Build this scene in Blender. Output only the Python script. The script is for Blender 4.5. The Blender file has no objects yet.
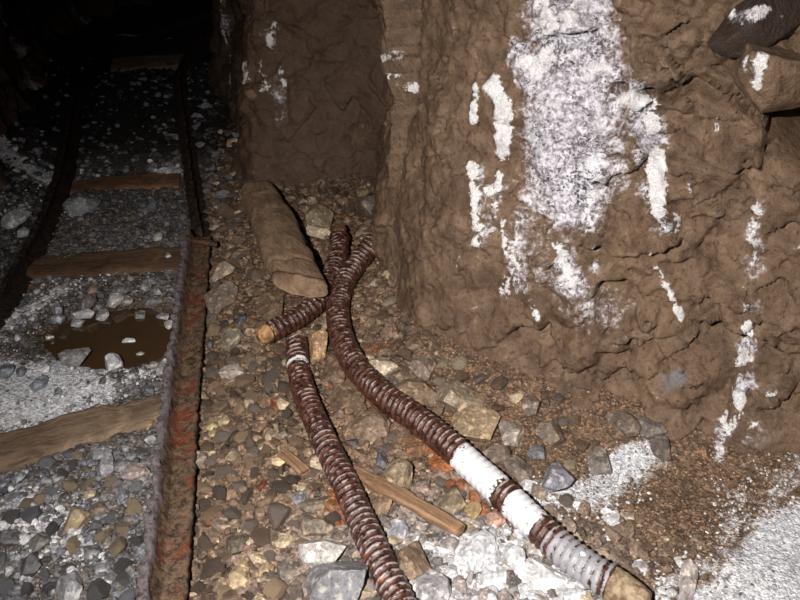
import bpy, bmesh, math, random
import numpy as np
from mathutils import Vector, Matrix, Euler
random.seed(7); rng = np.random.default_rng(7)
PI = math.pi
SC = bpy.context.scene
COL = SC.collection

# ------------------------------------------------------------------ camera
F_PX = 778.0; CAM_H = 1.46; PITCH = math.atan(490/778.0)
cd = bpy.data.cameras.new('camera'); cam = bpy.data.objects.new('camera', cd); COL.objects.link(cam)
cam.location = (0, 0, CAM_H); cam.rotation_euler = (PI/2-PITCH, 0, 0)
cd.sensor_width = 36; cd.lens = 36*F_PX/800; cd.clip_start = 0.02; SC.camera = cam
cT, sT = math.cos(PITCH), math.sin(PITCH)

def ray(px, py):
    a = (px-400)/F_PX; b = -(py-300)/F_PX
    return np.array([a, cT+b*sT, -sT+b*cT])
# ------------------------------------------------------------------ light
w = bpy.data.worlds.new('world'); SC.world = w; w.use_nodes = True
w.node_tree.nodes['Background'].inputs[0].default_value = (0.5, 0.6, 0.8, 1)
w.node_tree.nodes['Background'].inputs[1].default_value = 0.004
ld = bpy.data.lights.new('headlamp', 'SPOT'); lo = bpy.data.objects.new('headlamp', ld); COL.objects.link(lo)
ld.energy = 375; ld.shadow_soft_size = 0.012; ld.spot_size = math.radians(97); ld.spot_blend = 1.0
ld.color = (1.0, 0.955, 0.91)
lo.location = (-0.33, -0.02, 1.60)
_t = np.array([0, 0, CAM_H]) + ray(500, 405)*2.25
lo.rotation_euler = (Vector(_t)-lo.location).to_track_quat('-Z', 'Y').to_euler()
SC.view_settings.view_transform = 'Standard'; SC.view_settings.look = 'None'
SC.view_settings.exposure = 0.0; SC.view_settings.gamma = 1.0; SC.view_settings.use_curve_mapping = False

# ------------------------------------------------------------------ noise
def _hash(ix, iy, iz, s=0):
    h = (ix.astype(np.int64)*374761393 + iy.astype(np.int64)*668265263 + iz.astype(np.int64)*2147483647 + s*1274126177) & 0xffffffff
    h = ((h ^ (h >> 13))*1274126177) & 0xffffffff
    h = ((h ^ (h >> 16))*2246822519) & 0xffffffff
    h = h ^ (h >> 15)
    return (h & 0xffffff)/float(0xffffff)
def vnoise(P, s=0):
    I = np.floor(P).astype(np.int64); f = P-I; f = f*f*f*(f*(f*6-15)+10)
    x, y, z = I[:, 0], I[:, 1], I[:, 2]
    def H(a, b, c): return _hash(x+a, y+b, z+c, s)
    fx, fy, fz = f[:, 0], f[:, 1], f[:, 2]
    l = lambda a, b, t: a+(b-a)*t
    v = l(l(l(H(0,0,0), H(1,0,0), fx), l(H(0,1,0), H(1,1,0), fx), fy),
          l(l(H(0,0,1), H(1,0,1), fx), l(H(0,1,1), H(1,1,1), fx), fy), fz)
    return v*2-1
def fbm(P, octv=4, s=0):
    a = 1.0; t = 0; n = 0
    for i in range(octv):
        t = t+a*vnoise(P*(2.03**i)+17.3*i, s+i); n += a; a *= 0.5
    return t/n
def worley(P, s=0):
    """nearest cell: F1, F2, id hash values (3 randoms), vector to the cell"""
    I = np.floor(P).astype(np.int64); N = len(P)
    f1 = np.full(N, 9.0); f2 = np.full(N, 9.0); V = np.zeros((N, 3)); R = np.zeros((N, 3))
    for a in (-1, 0, 1):
        for b in (-1, 0, 1):
            for c in (-1, 0, 1):
                J = I+np.array([a, b, c])
                h = np.stack([_hash(J[:,0], J[:,1], J[:,2], s+k) for k in (11, 12, 13)], 1)
                D = P-(J+h); d = np.sqrt((D*D).sum(1))
                m = d < f1
                f2 = np.where(m, f1, np.minimum(f2, d)); f1 = np.where(m, d, f1)
                V[m] = D[m]
                R[m] = np.stack([_hash(J[:,0], J[:,1], J[:,2], s+k) for k in (21, 22, 23)], 1)[m]
    return f1, f2, R, V
def sstep(a, b, x):
    t = np.clip((x-a)/(b-a), 0, 1); return t*t*(3-2*t)
def catmull(pts, step):
    pts = [np.array(p, float) for p in pts]
    P = [2*pts[0]-pts[1]]+pts+[2*pts[-1]-pts[-2]]; out = []
    for i in range(1, len(P)-2):
        n = max(1, int(np.linalg.norm(P[i+1]-P[i])/step*1.0))
        for k in range(n):
            t = k/n
            out.append(0.5*((2*P[i])+(-P[i-1]+P[i+1])*t+(2*P[i-1]-5*P[i]+4*P[i+1]-P[i+2])*t*t+(-P[i-1]+3*P[i]-3*P[i+1]+P[i+2])*t**3))
    out.append(pts[-1]); return np.array(out)
def ptdist(x, y, poly):
    d = poly[:, :2]-np.array([x, y]); return math.sqrt(float((d*d).sum(1).min()))
def segdist(P, poly):
    """distance of points P (n,k) to polyline (m,k)"""
    poly = np.asarray(poly, float); d = np.full(len(P), 1e9)
    if len(poly) == 1: return np.linalg.norm(P-poly[0], axis=1)
    for a, b in zip(poly[:-1], poly[1:]):
        ab = b-a; L = (ab@ab)+1e-12
        t = np.clip(((P-a)@ab)/L, 0, 1)
        d = np.minimum(d, np.linalg.norm(P-(a+t[:, None]*ab), axis=1))
    return d

# ------------------------------------------------------------------ ground shape
RW = [(2.0,-1.0),(1.62,0.1),(1.36,.8),(1.18,1.28),(1.02,1.50),(.67,1.66),(.36,1.80),(.12,2.02),(.02,2.28),(-.035,2.54),
      (.02,2.80),(.02,3.16),(-.15,3.33),(-.45,3.30),(-.66,3.36),(-.74,3.9),(-.92,4.5),(-1.12,4.95),(-1.08,5.4),(-.75,5.95),(.1,6.6),(1.4,7.1)]
LW = [(-1.9,-1.0),(-1.82,0.6),(-1.78,1.8),(-1.80,2.6),(-1.84,3.2),(-1.98,3.8),(-2.2,4.5),(-2.42,5.4),(-2.5,6.3),(-2.1,7.3),(-1.2,8.1),(.4,8.7),(1.6,8.9)]
RWC = catmull([np.array(p) for p in RW], .05); LWC = catmull([np.array(p) for p in LW], .08)
def ground_exact(x, y):
    x = np.atleast_1d(np.asarray(x, float)); y = np.atleast_1d(np.asarray(y, float))
    P2 = np.stack([x, y], 1); P3 = np.stack([x, y, np.zeros_like(x)], 1)
    dr = segdist(P2, RWC[::2]); dl = segdist(P2, LWC[::2])
    z = 0.016*fbm(P3*2.2, 3, 5)+0.006*fbm(P3*9, 2, 9)
    near = sstep(3.2, 2.2, y)
    z += (0.03*near+.05)*sstep(.30, 0.0, dr)**1.3*sstep(-.3, .25, x+.2)
    z += 0.06*sstep(.55, 1.1, x)*sstep(1.7, .8, y)
    z += 0.12*sstep(.34, 0.0, dl)
    rx = -.50-.18*(y-1.15)                       # line of the right rail
    z += 0.035*sstep(.03, .22, x-rx)
    pud = np.sqrt(((x+.93)/.26)**2+((y-2.12)/.20)**2)
    z -= 0.040*sstep(1.25, .5, pud)
    return z
_gx = np.arange(-3.3, 2.7, .015); _gy = np.arange(-1.4, 9.7, .015)
_X, _Y = np.meshgrid(_gx, _gy, indexing='ij'); GZ = ground_exact(_X.ravel(), _Y.ravel()).reshape(_X.shape)
def ground(x, y):
    x = np.atleast_1d(np.asarray(x, float)); y = np.atleast_1d(np.asarray(y, float))
    u = np.clip((x-_gx[0])/.015, 0, len(_gx)-1.001); v = np.clip((y-_gy[0])/.015, 0, len(_gy)-1.001)
    i = u.astype(int); j = v.astype(int); u = u-i; v = v-j
    return (GZ[i, j]*(1-u)+GZ[i+1, j]*u)*(1-v)+(GZ[i, j+1]*(1-u)+GZ[i+1, j+1]*u)*v
def G(px, py, dz=0.0):
    """the point of the ground (raised by dz) seen at a pixel"""
    d = ray(px, py); z = 0.0
    for _ in range(8):
        t = (z+dz-CAM_H)/d[2]; p = d*t; z = float(ground(p[0], p[1])[0])
    return np.array([p[0], p[1], z+dz])
def PX(P):
    P = np.asarray(P)-np.array([0, 0, CAM_H])
    zc = P[:, 1]*cT-P[:, 2]*sT; yc = P[:, 1]*sT+P[:, 2]*cT
    return 400+P[:, 0]/zc*F_PX, 300-yc/zc*F_PX, zc
def depth(P): return float(P[1]*cT-(P[2]-CAM_H)*sT)

# ------------------------------------------------------------------ materials
class NT:
    def __init__(s, name):
        s.m = bpy.data.materials.new(name); s.m.use_nodes = True; s.t = s.m.node_tree
        s.b = s.t.nodes['Principled BSDF']; s.tc = s.t.nodes.new('ShaderNodeTexCoord').outputs['Object']
    def link(s, a, b): s.t.links.new(a, b)
    def val(s, sock, v):
        if isinstance(v, (int, float)): sock.default_value = v
        elif isinstance(v, tuple): sock.default_value = v if len(v) == len(sock.default_value) else v+(1,)
        else: s.link(v, sock)
    def noise(s, scale, detail=6, rough=.6, vec=None, dist=0.0):
        n = s.t.nodes.new('ShaderNodeTexNoise'); n.inputs['Scale'].default_value = scale
        n.inputs['Detail'].default_value = detail; n.inputs['Roughness'].default_value = rough; n.inputs['Distortion'].default_value = dist
        s.link(vec or s.tc, n.inputs['Vector']); return n.outputs['Fac']
    def voro(s, scale, feat='F1', out='Distance', vec=None):
        n = s.t.nodes.new('ShaderNodeTexVoronoi'); n.feature = feat; n.inputs['Scale'].default_value = scale
        s.link(vec or s.tc, n.inputs['Vector']); return n.outputs[out]
    def ramp(s, x, lo, hi):
        n = s.t.nodes.new('ShaderNodeMapRange'); n.interpolation_type = 'SMOOTHSTEP'
        n.inputs['From Min'].default_value = lo; n.inputs['From Max'].default_value = hi; s.link(x, n.inputs['Value']); return n.outputs['Result']
    def math(s, op, a, b=0.0, clamp=False):
        n = s.t.nodes.new('ShaderNodeMath'); n.operation = op; n.use_clamp = clamp
        s.val(n.inputs[0], a); s.val(n.inputs[1], b); return n.outputs[0]
    def mix(s, f, a, b, mode='MIX'):
        n = s.t.nodes.new('ShaderNodeMix'); n.data_type = 'RGBA'; n.blend_type = mode
        s.val(n.inputs[0], f); s.val(n.inputs[6], a); s.val(n.inputs[7], b); return n.outputs[2]
    def attr(s, name, out='Fac'):
        n = s.t.nodes.new('ShaderNodeAttribute'); n.attribute_name = name; return n.outputs[out]
    def objcol(s):
        return s.t.nodes.new('ShaderNodeObjectInfo').outputs['Color']
    def bump(s, h, strength=.6, dist=.01, prev=None):
        n = s.t.nodes.new('ShaderNodeBump'); n.inputs['Strength'].default_value = strength; n.inputs['Distance'].default_value = dist
        s.link(h, n.inputs['Height'])
        if prev: s.link(prev, n.inputs['Normal'])
        return n.outputs[0]
    def done(s, col, rough, normal=None, spec=.5):
        s.val(s.b.inputs['Base Color'], col); s.val(s.b.inputs['Roughness'], rough)
        s.val(s.b.inputs['Specular IOR Level'], spec)
        if normal: s.link(normal, s.b.inputs['Normal'])
        return s.m

def mat_wall():
    t = NT('rock_face')
    n1 = t.noise(3.5, 5); n2 = t.noise(16, 6, .65); n3 = t.noise(70, 5, .7); n4 = t.noise(260, 3, .7)
    c = t.mix(t.ramp(n1, .35, .65), (.098, .057, .033), (.158, .097, .057))
    c = t.mix(t.ramp(n2, .40, .72), c, (.205, .134, .084))
    c = t.mix(t.math('MULTIPLY', t.ramp(n2, .47, .33), .55), c, (.070, .042, .026))
    c = t.mix(t.math('MULTIPLY', t.ramp(n4, .58, .72), .5), c, (.34, .235, .16))
    c = t.mix(t.math('MULTIPLY', t.ramp(n3, .47, .34), .75), c, (.050, .030, .019))
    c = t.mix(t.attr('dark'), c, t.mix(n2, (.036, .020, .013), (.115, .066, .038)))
    c = t.mix(t.ramp(t.math('ADD', t.attr('grey'), t.math('MULTIPLY', t.math('SUBTRACT', n2, .5), .7)), .35, .75), c, t.mix(n3, (.10, .085, .085), (.24, .215, .21)))
    c = t.mix(1.0, c, t.objcol(), 'MULTIPLY')
    # lime / salt crust: soft, mottled with dark wet spots
    g = t.math('ADD', t.attr('crust'), t.math('MULTIPLY', t.math('SUBTRACT', n2, .5), 1.1))
    g = t.math('ADD', g, t.math('MULTIPLY', t.math('SUBTRACT', n3, .5), 1.0))
    gm = t.ramp(g, .36, .85)
    gc = t.mix(t.ramp(n3, .36, .60), (.22, .19, .21), (.70, .68, .74))
    gc = t.mix(t.math('MULTIPLY', t.ramp(n2, .50, .68), .8), gc, (.80, .79, .82))
    sp = t.math('MULTIPLY', t.ramp(t.noise(100, 4, .75, dist=.6), .50, .57), t.ramp(t.noise(11, 2), .40, .56))
    gc = t.mix(sp, gc, (.035, .027, .030))
    c = t.mix(gm, c, gc)
    h = t.math('ADD', t.attr('white'), t.math('MULTIPLY', t.math('SUBTRACT', n3, .5), 1.4))
    h = t.math('ADD', h, t.math('MULTIPLY', t.math('SUBTRACT', n2, .5), 1.9))
    hm = t.ramp(h, .44, .62)
    c = t.mix(hm, c, t.mix(t.ramp(n4, .35, .6), (.50, .48, .49), (.80, .78, .78)))
    r = t.mix(t.ramp(n3, .35, .65), (.42, .42, .42), (.80, .80, .80))
    cr = t.ramp(t.math('ABSOLUTE', t.math('SUBTRACT', t.noise(21, 4, .6, dist=1.2), .5)), 0.0, .035)
    b = t.bump(n2, .8, .018); b = t.bump(cr, .35, .004, b); b = t.bump(n3, .8, .006, b); b = t.bump(n4, .8, .0028, b)
    return t.done(c, r, b, .42)
def mat_ground():
    t = NT('mine_floor')
    n1 = t.noise(5, 4); n2 = t.noise(24, 6, .65); n3 = t.noise(95, 5, .7); n4 = t.noise(330, 2, .7)
    br = t.attr('zone', 'Color')
    c = t.mix(t.math('MULTIPLY', t.ramp(n2, .38, .66), 1), t.mix(1.0, br, (.42, .40, .38), 'MULTIPLY'), br)
    vc = t.voro(150, 'F1', 'Color')
    sep = t.t.nodes.new('ShaderNodeSeparateColor'); t.link(vc, sep.inputs[0])
    c = t.mix(t.math('MULTIPLY', t.ramp(sep.outputs[0], .45, 1.0), .85), c, t.mix(1.0, br, (2.3, 2.1, 1.9), 'MULTIPLY'))
    c = t.mix(t.math('MULTIPLY', t.ramp(sep.outputs[1], .60, 1.0), .8), c, t.mix(1.0, br, (.28, .27, .28), 'MULTIPLY'))
    h = t.math('ADD', t.attr('rust'), t.math('MULTIPLY', t.math('SUBTRACT', n2, .5), .9))
    c = t.mix(t.ramp(h, .40, .70), c, t.mix(n3, (.12, .034, .014), (.34, .115, .038)))
    h = t.math('ADD', t.attr('white'), t.math('MULTIPLY', t.math('SUBTRACT', n3, .5), .8))
    h = t.math('ADD', h, t.math('MULTIPLY', t.math('SUBTRACT', n2, .5), .8))
    c = t.mix(t.ramp(h, .36, .75), c, t.mix(t.ramp(n3, .35, .62), (.33, .34, .37), (.82, .82, .85)))
    r = t.mix(t.ramp(n3, .35, .65), (.40, .40, .40), (.85, .85, .85))
    b = t.bump(n2, .8, .012); b = t.bump(n3, .9, .006, b); b = t.bump(t.voro(150), .7, .004, b); b = t.bump(n4, .5, .0015, b)
    return t.done(c, r, b, .4)
def mat_rock(name, src):
    t = NT(name)
    br = t.objcol() if src == 'obj' else t.attr('tint', 'Color')
    sc = 1.0 if src == 'obj' else 1.6
    n2 = t.noise(24*sc, 6, .65); n3 = t.noise(110*sc, 5, .7); n4 = t.noise(55*sc, 3, .6)
    c = t.mix(t.ramp(n2, .34, .66), t.mix(1.0, br, (.56, .54, .53), 'MULTIPLY'), br)
    c = t.mix(t.math('MULTIPLY', t.ramp(n4, .54, .66), .75), c, t.mix(1.0, br, (1.9, 1.75, 1.55), 'MULTIPLY'))
    c = t.mix(t.math('MULTIPLY', t.ramp(n3, .45, .32), .85), c, t.mix(1.0, br, (.26, .23, .22), 'MULTIPLY'))
    c = t.mix(t.math('MULTIPLY', t.ramp(n3, .57, .66), .55), c, t.mix(1.0, br, (2.1, 1.95, 1.7), 'MULTIPLY'))
    c = t.mix(1.0, c, (.86, .86, .86), 'DARKEN')
    b = t.bump(n2, .7, .008); b = t.bump(n3, .8, .004, b)
    return t.done(c, t.mix(t.ramp(n3, .38, .60), (.15, .15, .15), (.68, .68, .68)), b, .5)
def mat_rail():
    t = NT('rusted_iron')
    n1 = t.noise(14, 5); n2 = t.noise(45, 6, .7); n3 = t.noise(170, 4, .7)
    c = t.mix(t.ramp(n2, .38, .62), (.038, .023, .017), (.185, .115, .066))
    c = t.mix(t.math('MULTIPLY', t.ramp(n1, .54, .62), .85), c, t.mix(n2, (.07, .014, .008), (.26, .060, .020)))
    c = t.mix(t.math('MULTIPLY', t.ramp(n2, .40, .33), .8), c, (.018, .012, .010))
    c = t.mix(t.math('MULTIPLY', t.ramp(n3, .5, .7), .5), c, (.34, .24, .15))
    h = t.math('ADD', t.attr('crust'), t.math('MULTIPLY', t.math('SUBTRACT', n2, .5), 2.2))
    c = t.mix(t.ramp(h, .50, .95), c, t.mix(n3, (.06, .047, .046), (.30, .27, .28)))
    c = t.mix(1.0, c, t.objcol(), 'MULTIPLY')
    b = t.bump(n2, .9, .010); b = t.bump(n3, .8, .004, b)
    return t.done(c, t.mix(n2, (.30, .30, .30), (.75, .75, .75)), b, .5)
def mat_hose():
    t = NT('rusted_hose')
    n1 = t.noise(20, 5); n2 = t.noise(70, 5, .65); n3 = t.noise(240, 3, .7)
    rid = t.attr('ridge'); up = t.attr('up')
    c = t.mix(t.ramp(n2, .35, .65), (.024, .010, .007), (.100, .036, .022))
    c = t.mix(t.ramp(n1, .60, .72), c, (.24, .075, .028))
    k = t.math('ADD', t.math('MULTIPLY', rid, .75), t.math('MULTIPLY', t.math('SUBTRACT', n2, .5), 1.3))
    k = t.math('ADD', k, t.math('MULTIPLY', t.math('SUBTRACT', n1, .5), .9))
    k = t.math('ADD', k, t.math('MULTIPLY', up, .35))
    c = t.mix(t.math('MULTIPLY', t.ramp(k, .88, 1.10), .88), c, t.mix(n3, (.24, .19, .18), (.70, .63, .61)))
    h = t.math('ADD', t.attr('grey'), t.math('MULTIPLY', t.math('SUBTRACT', n2, .5), 1.4))
    h = t.math('ADD', h, t.math('MULTIPLY', t.math('SUBTRACT', rid, .62), .55))
    c = t.mix(t.ramp(h, .46, .70), c, t.mix(n3, (.17, .16, .17), (.42, .41, .44)))
    h = t.math('MULTIPLY', t.attr('white'), t.math('ADD', t.math('MULTIPLY', t.math('SUBTRACT', t.noise(52, 4, .7), .47), 4.6), 1.0))
    c = t.mix(t.ramp(h, .46, .54), c, t.mix(n3, (.60, .60, .63), (.82, .82, .85)))
    b = t.bump(n2, .6, .004); b = t.bump(n3, .6, .0018, b)
    return t.done(c, t.mix(t.ramp(n2, .35, .6), (.22, .22, .22), (.50, .50, .50)), b, .6)
def mat_wood(name, c0, c1, axis_scale=(1, 12, 12), rough=.75, rust=0.0):
    t = NT(name)
    mp = t.t.nodes.new('ShaderNodeMapping'); mp.inputs['Scale'].default_value = axis_scale; t.link(t.tc, mp.inputs[0])
    n1 = t.noise(3.0, 6, .65, mp.outputs[0], .6); n2 = t.noise(9, 5, .7); n3 = t.noise(90, 4, .7); n4 = t.noise(14, 5, .7, mp.outputs[0])
    c = t.mix(t.ramp(n1, .3, .7), c0, c1)
    c = t.mix(t.math('MULTIPLY', t.ramp(n4, .46, .33), .8), c, tuple(v*.35 for v in c0))
    c = t.mix(t.math('MULTIPLY', t.ramp(n2, .55, .72), .6), c, tuple(v*1.5 for v in c1))
    c = t.mix(t.math('MULTIPLY', t.ramp(n3, .60, .72), .4), c, tuple(v*1.9 for v in c1))
    c = t.mix(1.0, c, t.objcol(), 'MULTIPLY')
    b = t.bump(n1, .8, .008); b = t.bump(n4, .8, .006, b); b = t.bump(n3, .6, .002, b)
    return t.done(c, rough, b, .35)
def mat_water():
    t = NT('muddy_water')
    n = t.noise(9, 3); b = t.bump(t.noise(16, 2), .06, .003)
    return t.done(t.mix(n, (.040, .022, .011), (.066, .038, .020)), .06, b, .5)
def mat_stub():
    t = NT('hose_stub'); n = t.noise(60, 5, .7); n3 = t.noise(220, 3)
    c = t.mix(t.ramp(n, .35, .65), t.mix(1.0, t.objcol(), (.4, .33, .3), 'MULTIPLY'), t.objcol())
    return t.done(c, .6, t.bump(n, .8, .006))
M = dict(wall=mat_wall(), ground=mat_ground(), rock=mat_rock('rubble_stone', 'obj'), gravel=mat_rock('gravel_grains', 'attr'), rail=mat_rail(), hose=mat_hose(),
         sleeper=mat_wood('sleeper_wood', (.105, .068, .042), (.215, .148, .098), (1, 5, 5)),
         log=mat_wood('log_wood', (.165, .102, .060), (.30, .195, .120), (3, 9, 9)),
         lath=mat_wood('lath_wood', (.16, .085, .045), (.36, .215, .125), (1, 26, 26)),
         water=mat_water(), stub=mat_stub())

# ------------------------------------------------------------------ mesh helpers
def mesh_np(name, V, F, mat, smooth=True, attrs=None, cols=None):
    V = np.asarray(V, np.float32); F = np.asarray(F, np.int32); k = F.shape[1]
    me = bpy.data.meshes.new(name)
    me.vertices.add(len(V)); me.vertices.foreach_set('co', V.ravel())
    me.loops.add(F.size); me.loops.foreach_set('vertex_index', F.ravel())
    me.polygons.add(len(F)); me.polygons.foreach_set('loop_start', np.arange(0, F.size, k, dtype=np.int32))
    me.polygons.foreach_set('use_smooth', np.full(len(F), smooth))
    me.update(calc_edges=True)
    for n, a in (attrs or {}).items():
        at = me.attributes.new(n, 'FLOAT', 'POINT'); at.data.foreach_set('value', np.asarray(a, np.float32))
    for n, a in (cols or {}).items():
        at = me.attributes.new(n, 'FLOAT_COLOR', 'POINT')
        at.data.foreach_set('color', np.concatenate([a, np.ones((len(a), 1))], 1).astype(np.float32).ravel())
    me.validate(); me.materials.append(mat); return me
def link(name, me, parent=None, loc=(0, 0, 0), color=None):
    o = bpy.data.objects.new(name, me); COL.objects.link(o); o.location = loc
    if parent: o.parent = parent
    if color: o.color = tuple(color)+(1,)
    return o
def tag(o, label=None, cat=None, group=None, kind=None):
    if label: o['label'] = label
    if cat: o['category'] = cat
    if group: o['group'] = group
    if kind: o['kind'] = kind
    return o
def grid_faces(nu, nv, closed_v=False):
    i = np.arange(nu-1)[:, None]; j = np.arange(nv if closed_v else nv-1)[None, :]
    a = i*nv+j; b = (i+1)*nv+j; j2 = (j+1) % nv; c = (i+1)*nv+j2; d = i*nv+j2
    return np.stack([a, b, c, d], -1).reshape(-1, 4)
def steps(a, b, fine0, fine1, hf, hc):
    out = [a]
    while out[-1] < b: out.append(out[-1]+(hf if fine0 <= out[-1] <= fine1 else hc))
    return np.array(out)

# strokes: (list of pixels, width in px, strength)
def stroke3d(pts, proj):
    return np.array([proj(px, py) for px, py in pts])
def apply_strokes(P, strokes, proj, soft=.75):
    m = np.zeros(len(P))
    for pts, wd, st in strokes:
        Q = stroke3d(pts, proj); zc = np.mean([depth(q) for q in Q]); wm = wd*zc/F_PX
        d = segdist(P, Q)/wm*(1+.55*fbm(P*(.28/wm), 3, 31))
        m = np.maximum(m, st*np.clip(1-np.clip(d-(1-soft), 0, 9)/(2*soft), 0, 1))
    return m

# ------------------------------------------------------------------ structure: walls
def wall_base(curve, side, us):
    cum = np.concatenate([[0], np.cumsum(np.linalg.norm(np.diff(curve, axis=0), axis=1))])
    x = np.interp(us, cum, curve[:, 0]); y = np.interp(us, cum, curve[:, 1])
    k = 7
    tx = np.gradient(np.convolve(np.pad(x, k, 'edge'), np.ones(2*k+1)/(2*k+1), 'valid')); ty = np.gradient(np.convolve(np.pad(y, k, 'edge'), np.ones(2*k+1)/(2*k+1), 'valid'))
    L = np.sqrt(tx*tx+ty*ty)+1e-9
    return x, y, -ty/L*side, tx/L*side, cum[-1]
def build_wall(name, curve, side, us, vs, detail):
    x, y, nx, ny, L = wall_base(curve, side, us)
    U, Vv = np.meshgrid(np.arange(len(us)), vs, indexing='ij'); U = U.ravel(); v = Vv.ravel()
    lean = (.09-.07*np.exp(-((y[U]-2.45)/.35)**2))*sstep(.35, -.1, v)+.03*np.sin(v*5+1)+.75*np.clip((v-1.45)/.75, 0, 1)**2
    lean = lean-.10*sstep(.15, 1.0, v)*(x[U] > -.0)*detail
    lean = lean+.05*sstep(.3, 1.3, v)*np.exp(-((y[U]-2.5)/.3)**2)*detail
    N = np.stack([nx[U], ny[U], np.zeros(len(U))], 1)
    P = np.stack([x[U], y[U], v], 1)+N*lean[:, None]
    blk = .35+.65*sstep(.15, .6, P[:, 0])
    f1, f2, R, W = worley(P*np.array([4.2, 4.2, 5.2])+.4*fbm(P*6, 2, 3)[:, None], 4)
    fac = ((W*(R-.5)).sum(1))*.16+(R[:, 0]-.5)*.045
    g1, g2, R2, W2 = worley(P*np.array([12., 12., 15.])+.4*fbm(P*18, 2, 8)[:, None], 40)
    fac2 = ((W2*(R2-.5)).sum(1))*.050+(R2[:, 0]-.5)*.016
    rdg = 1-np.abs(fbm(P*np.array([7, 7, 9]), 3, 51)); rdg2 = 1-np.abs(fbm(P*np.array([24, 24, 30]), 3, 52))
    d = .06*fbm(P*1.7, 3, 1)+.030*fbm(P*5, 3, 20)+blk*(fac+fac2)+.006*fbm(P*22, 3, 30)+.0025*fbm(P*70, 2, 33)
    d += .020*blk*(fbm(P*13, 3, 56))-.030*sstep(.93, 1.0, rdg)*blk-.007*sstep(.92, 1.0, rdg2)*(.2+.5*blk)
    d -= .014*blk*np.exp(-((f2-f1)/.03)**2)
    if not detail: d = d*1.5
    return P, N, d, x, y

# right wall
Lr = np.linalg.norm(np.diff(RWC, axis=0), axis=1).sum()
cumr = np.concatenate([[0], np.cumsum(np.linalg.norm(np.diff(RWC, axis=0), axis=1))])
u0 = np.interp(1.0, RWC[:, 1][:60], cumr[:60]); u1 = u0+3.9
us = steps(0, Lr, u0-.1, u1, .0075, .03); vs = steps(-.25, 2.15, -.02, 1.32, .0075, .03)
P, N, d, _, _ = build_wall('wall_right', RWC, 1, us, vs, 1)
V = P+N*d[:, None]
wx, wy, wz = PX(V)
vis = (wz > .3) & (wx > -80) & (wx < 900) & (wy > -80) & (wy < 700)
vi = np.where(vis)[0]
def wall_at(px, py):
    dd = (wx[vi]-px)**2+(wy[vi]-py)**2
    near = np.where(dd < 36)[0]
    if len(near) == 0: return V[vi[np.argmin(dd)]]
    return V[vi[near[np.argmin(wz[vi[near]]+.002*np.sqrt(dd[near]))]]]
CR = [([(622,92),(645,96),(662,104),(690,90),(708,98),(735,103),(765,100)], 6, .085),
      ([(778,122),(792,132),(812,146)], 17, .32),
      ([(505,200),(522,208),(545,222),(578,236)], 3.5, .035),
      ([(538,262),(556,248),(575,250),(583,285)], 4, .03),
      ([(625,240),(648,257)], 4, .035), ([(660,264),(678,270),(695,262)], 4, .03),
      ([(612,312),(630,302),(650,300),(675,295)], 3, .022), ([(692,300),(706,306)], 3, .022),
      ([(550,373),(572,376),(598,364),(608,358)], 3.5, .035), ([(602,352),(624,356)], 5, .05),
      ([(570,392),(590,398)], 4, .03), ([(662,362),(682,358),(690,368)], 4, .035),
      ([(750,330),(775,345),(805,352)], 3, .022), ([(762,355),(800,362)], 3, .02),
      ([(420,62),(440,70)], 3, .02), ([(600,150),(585,200),(578,232)], 3, .02),
      ([(408,172),(422,178)], 3, .02), ([(425,210),(432,220)], 4, .02), ([(470,70),(462,110)], 2.5, .012),
      ([(640,130),(656,165),(664,170)], 3, .02), ([(640,60),(652,42),(630,25)], 3, .018),
      ([(660,5),(680,14),(715,8)], 5, .03), ([(520,285),(540,290),(548,310)], 3, .015)]
BU = [([(690,45),(700,30)], 34, .055), ([(648,78),(675,72)], 16, .03), ([(655,255),(665,240)], 22, .03), ([(560,160),(570,190)], 24, .02),
      ([(575,362),(610,345)], 20, .035), ([(660,375),(675,385)], 22, .035), ([(745,70),(790,60)], 36, .03),
      ([(430,120),(440,200)], 44, .02), ([(570,270),(590,300)], 26, .02)]
for pts, wd, dp in BU:
    Q = stroke3d(pts, wall_at); wm = wd*np.mean([depth(q) for q in Q])/F_PX
    d += dp*np.exp(-(segdist(V, Q)/wm)**4)
for pts, wd, dp in CR:
    Q = stroke3d(pts, wall_at); wm = wd*np.mean([depth(q) for q in Q])/F_PX
    q = segdist(V+N*0, Q)+.004*fbm(V*40, 2, 77)
    d -= dp*np.exp(-(q/wm)**2)
V = P+N*d[:, None]
wx, wy, wz = PX(V)
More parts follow.
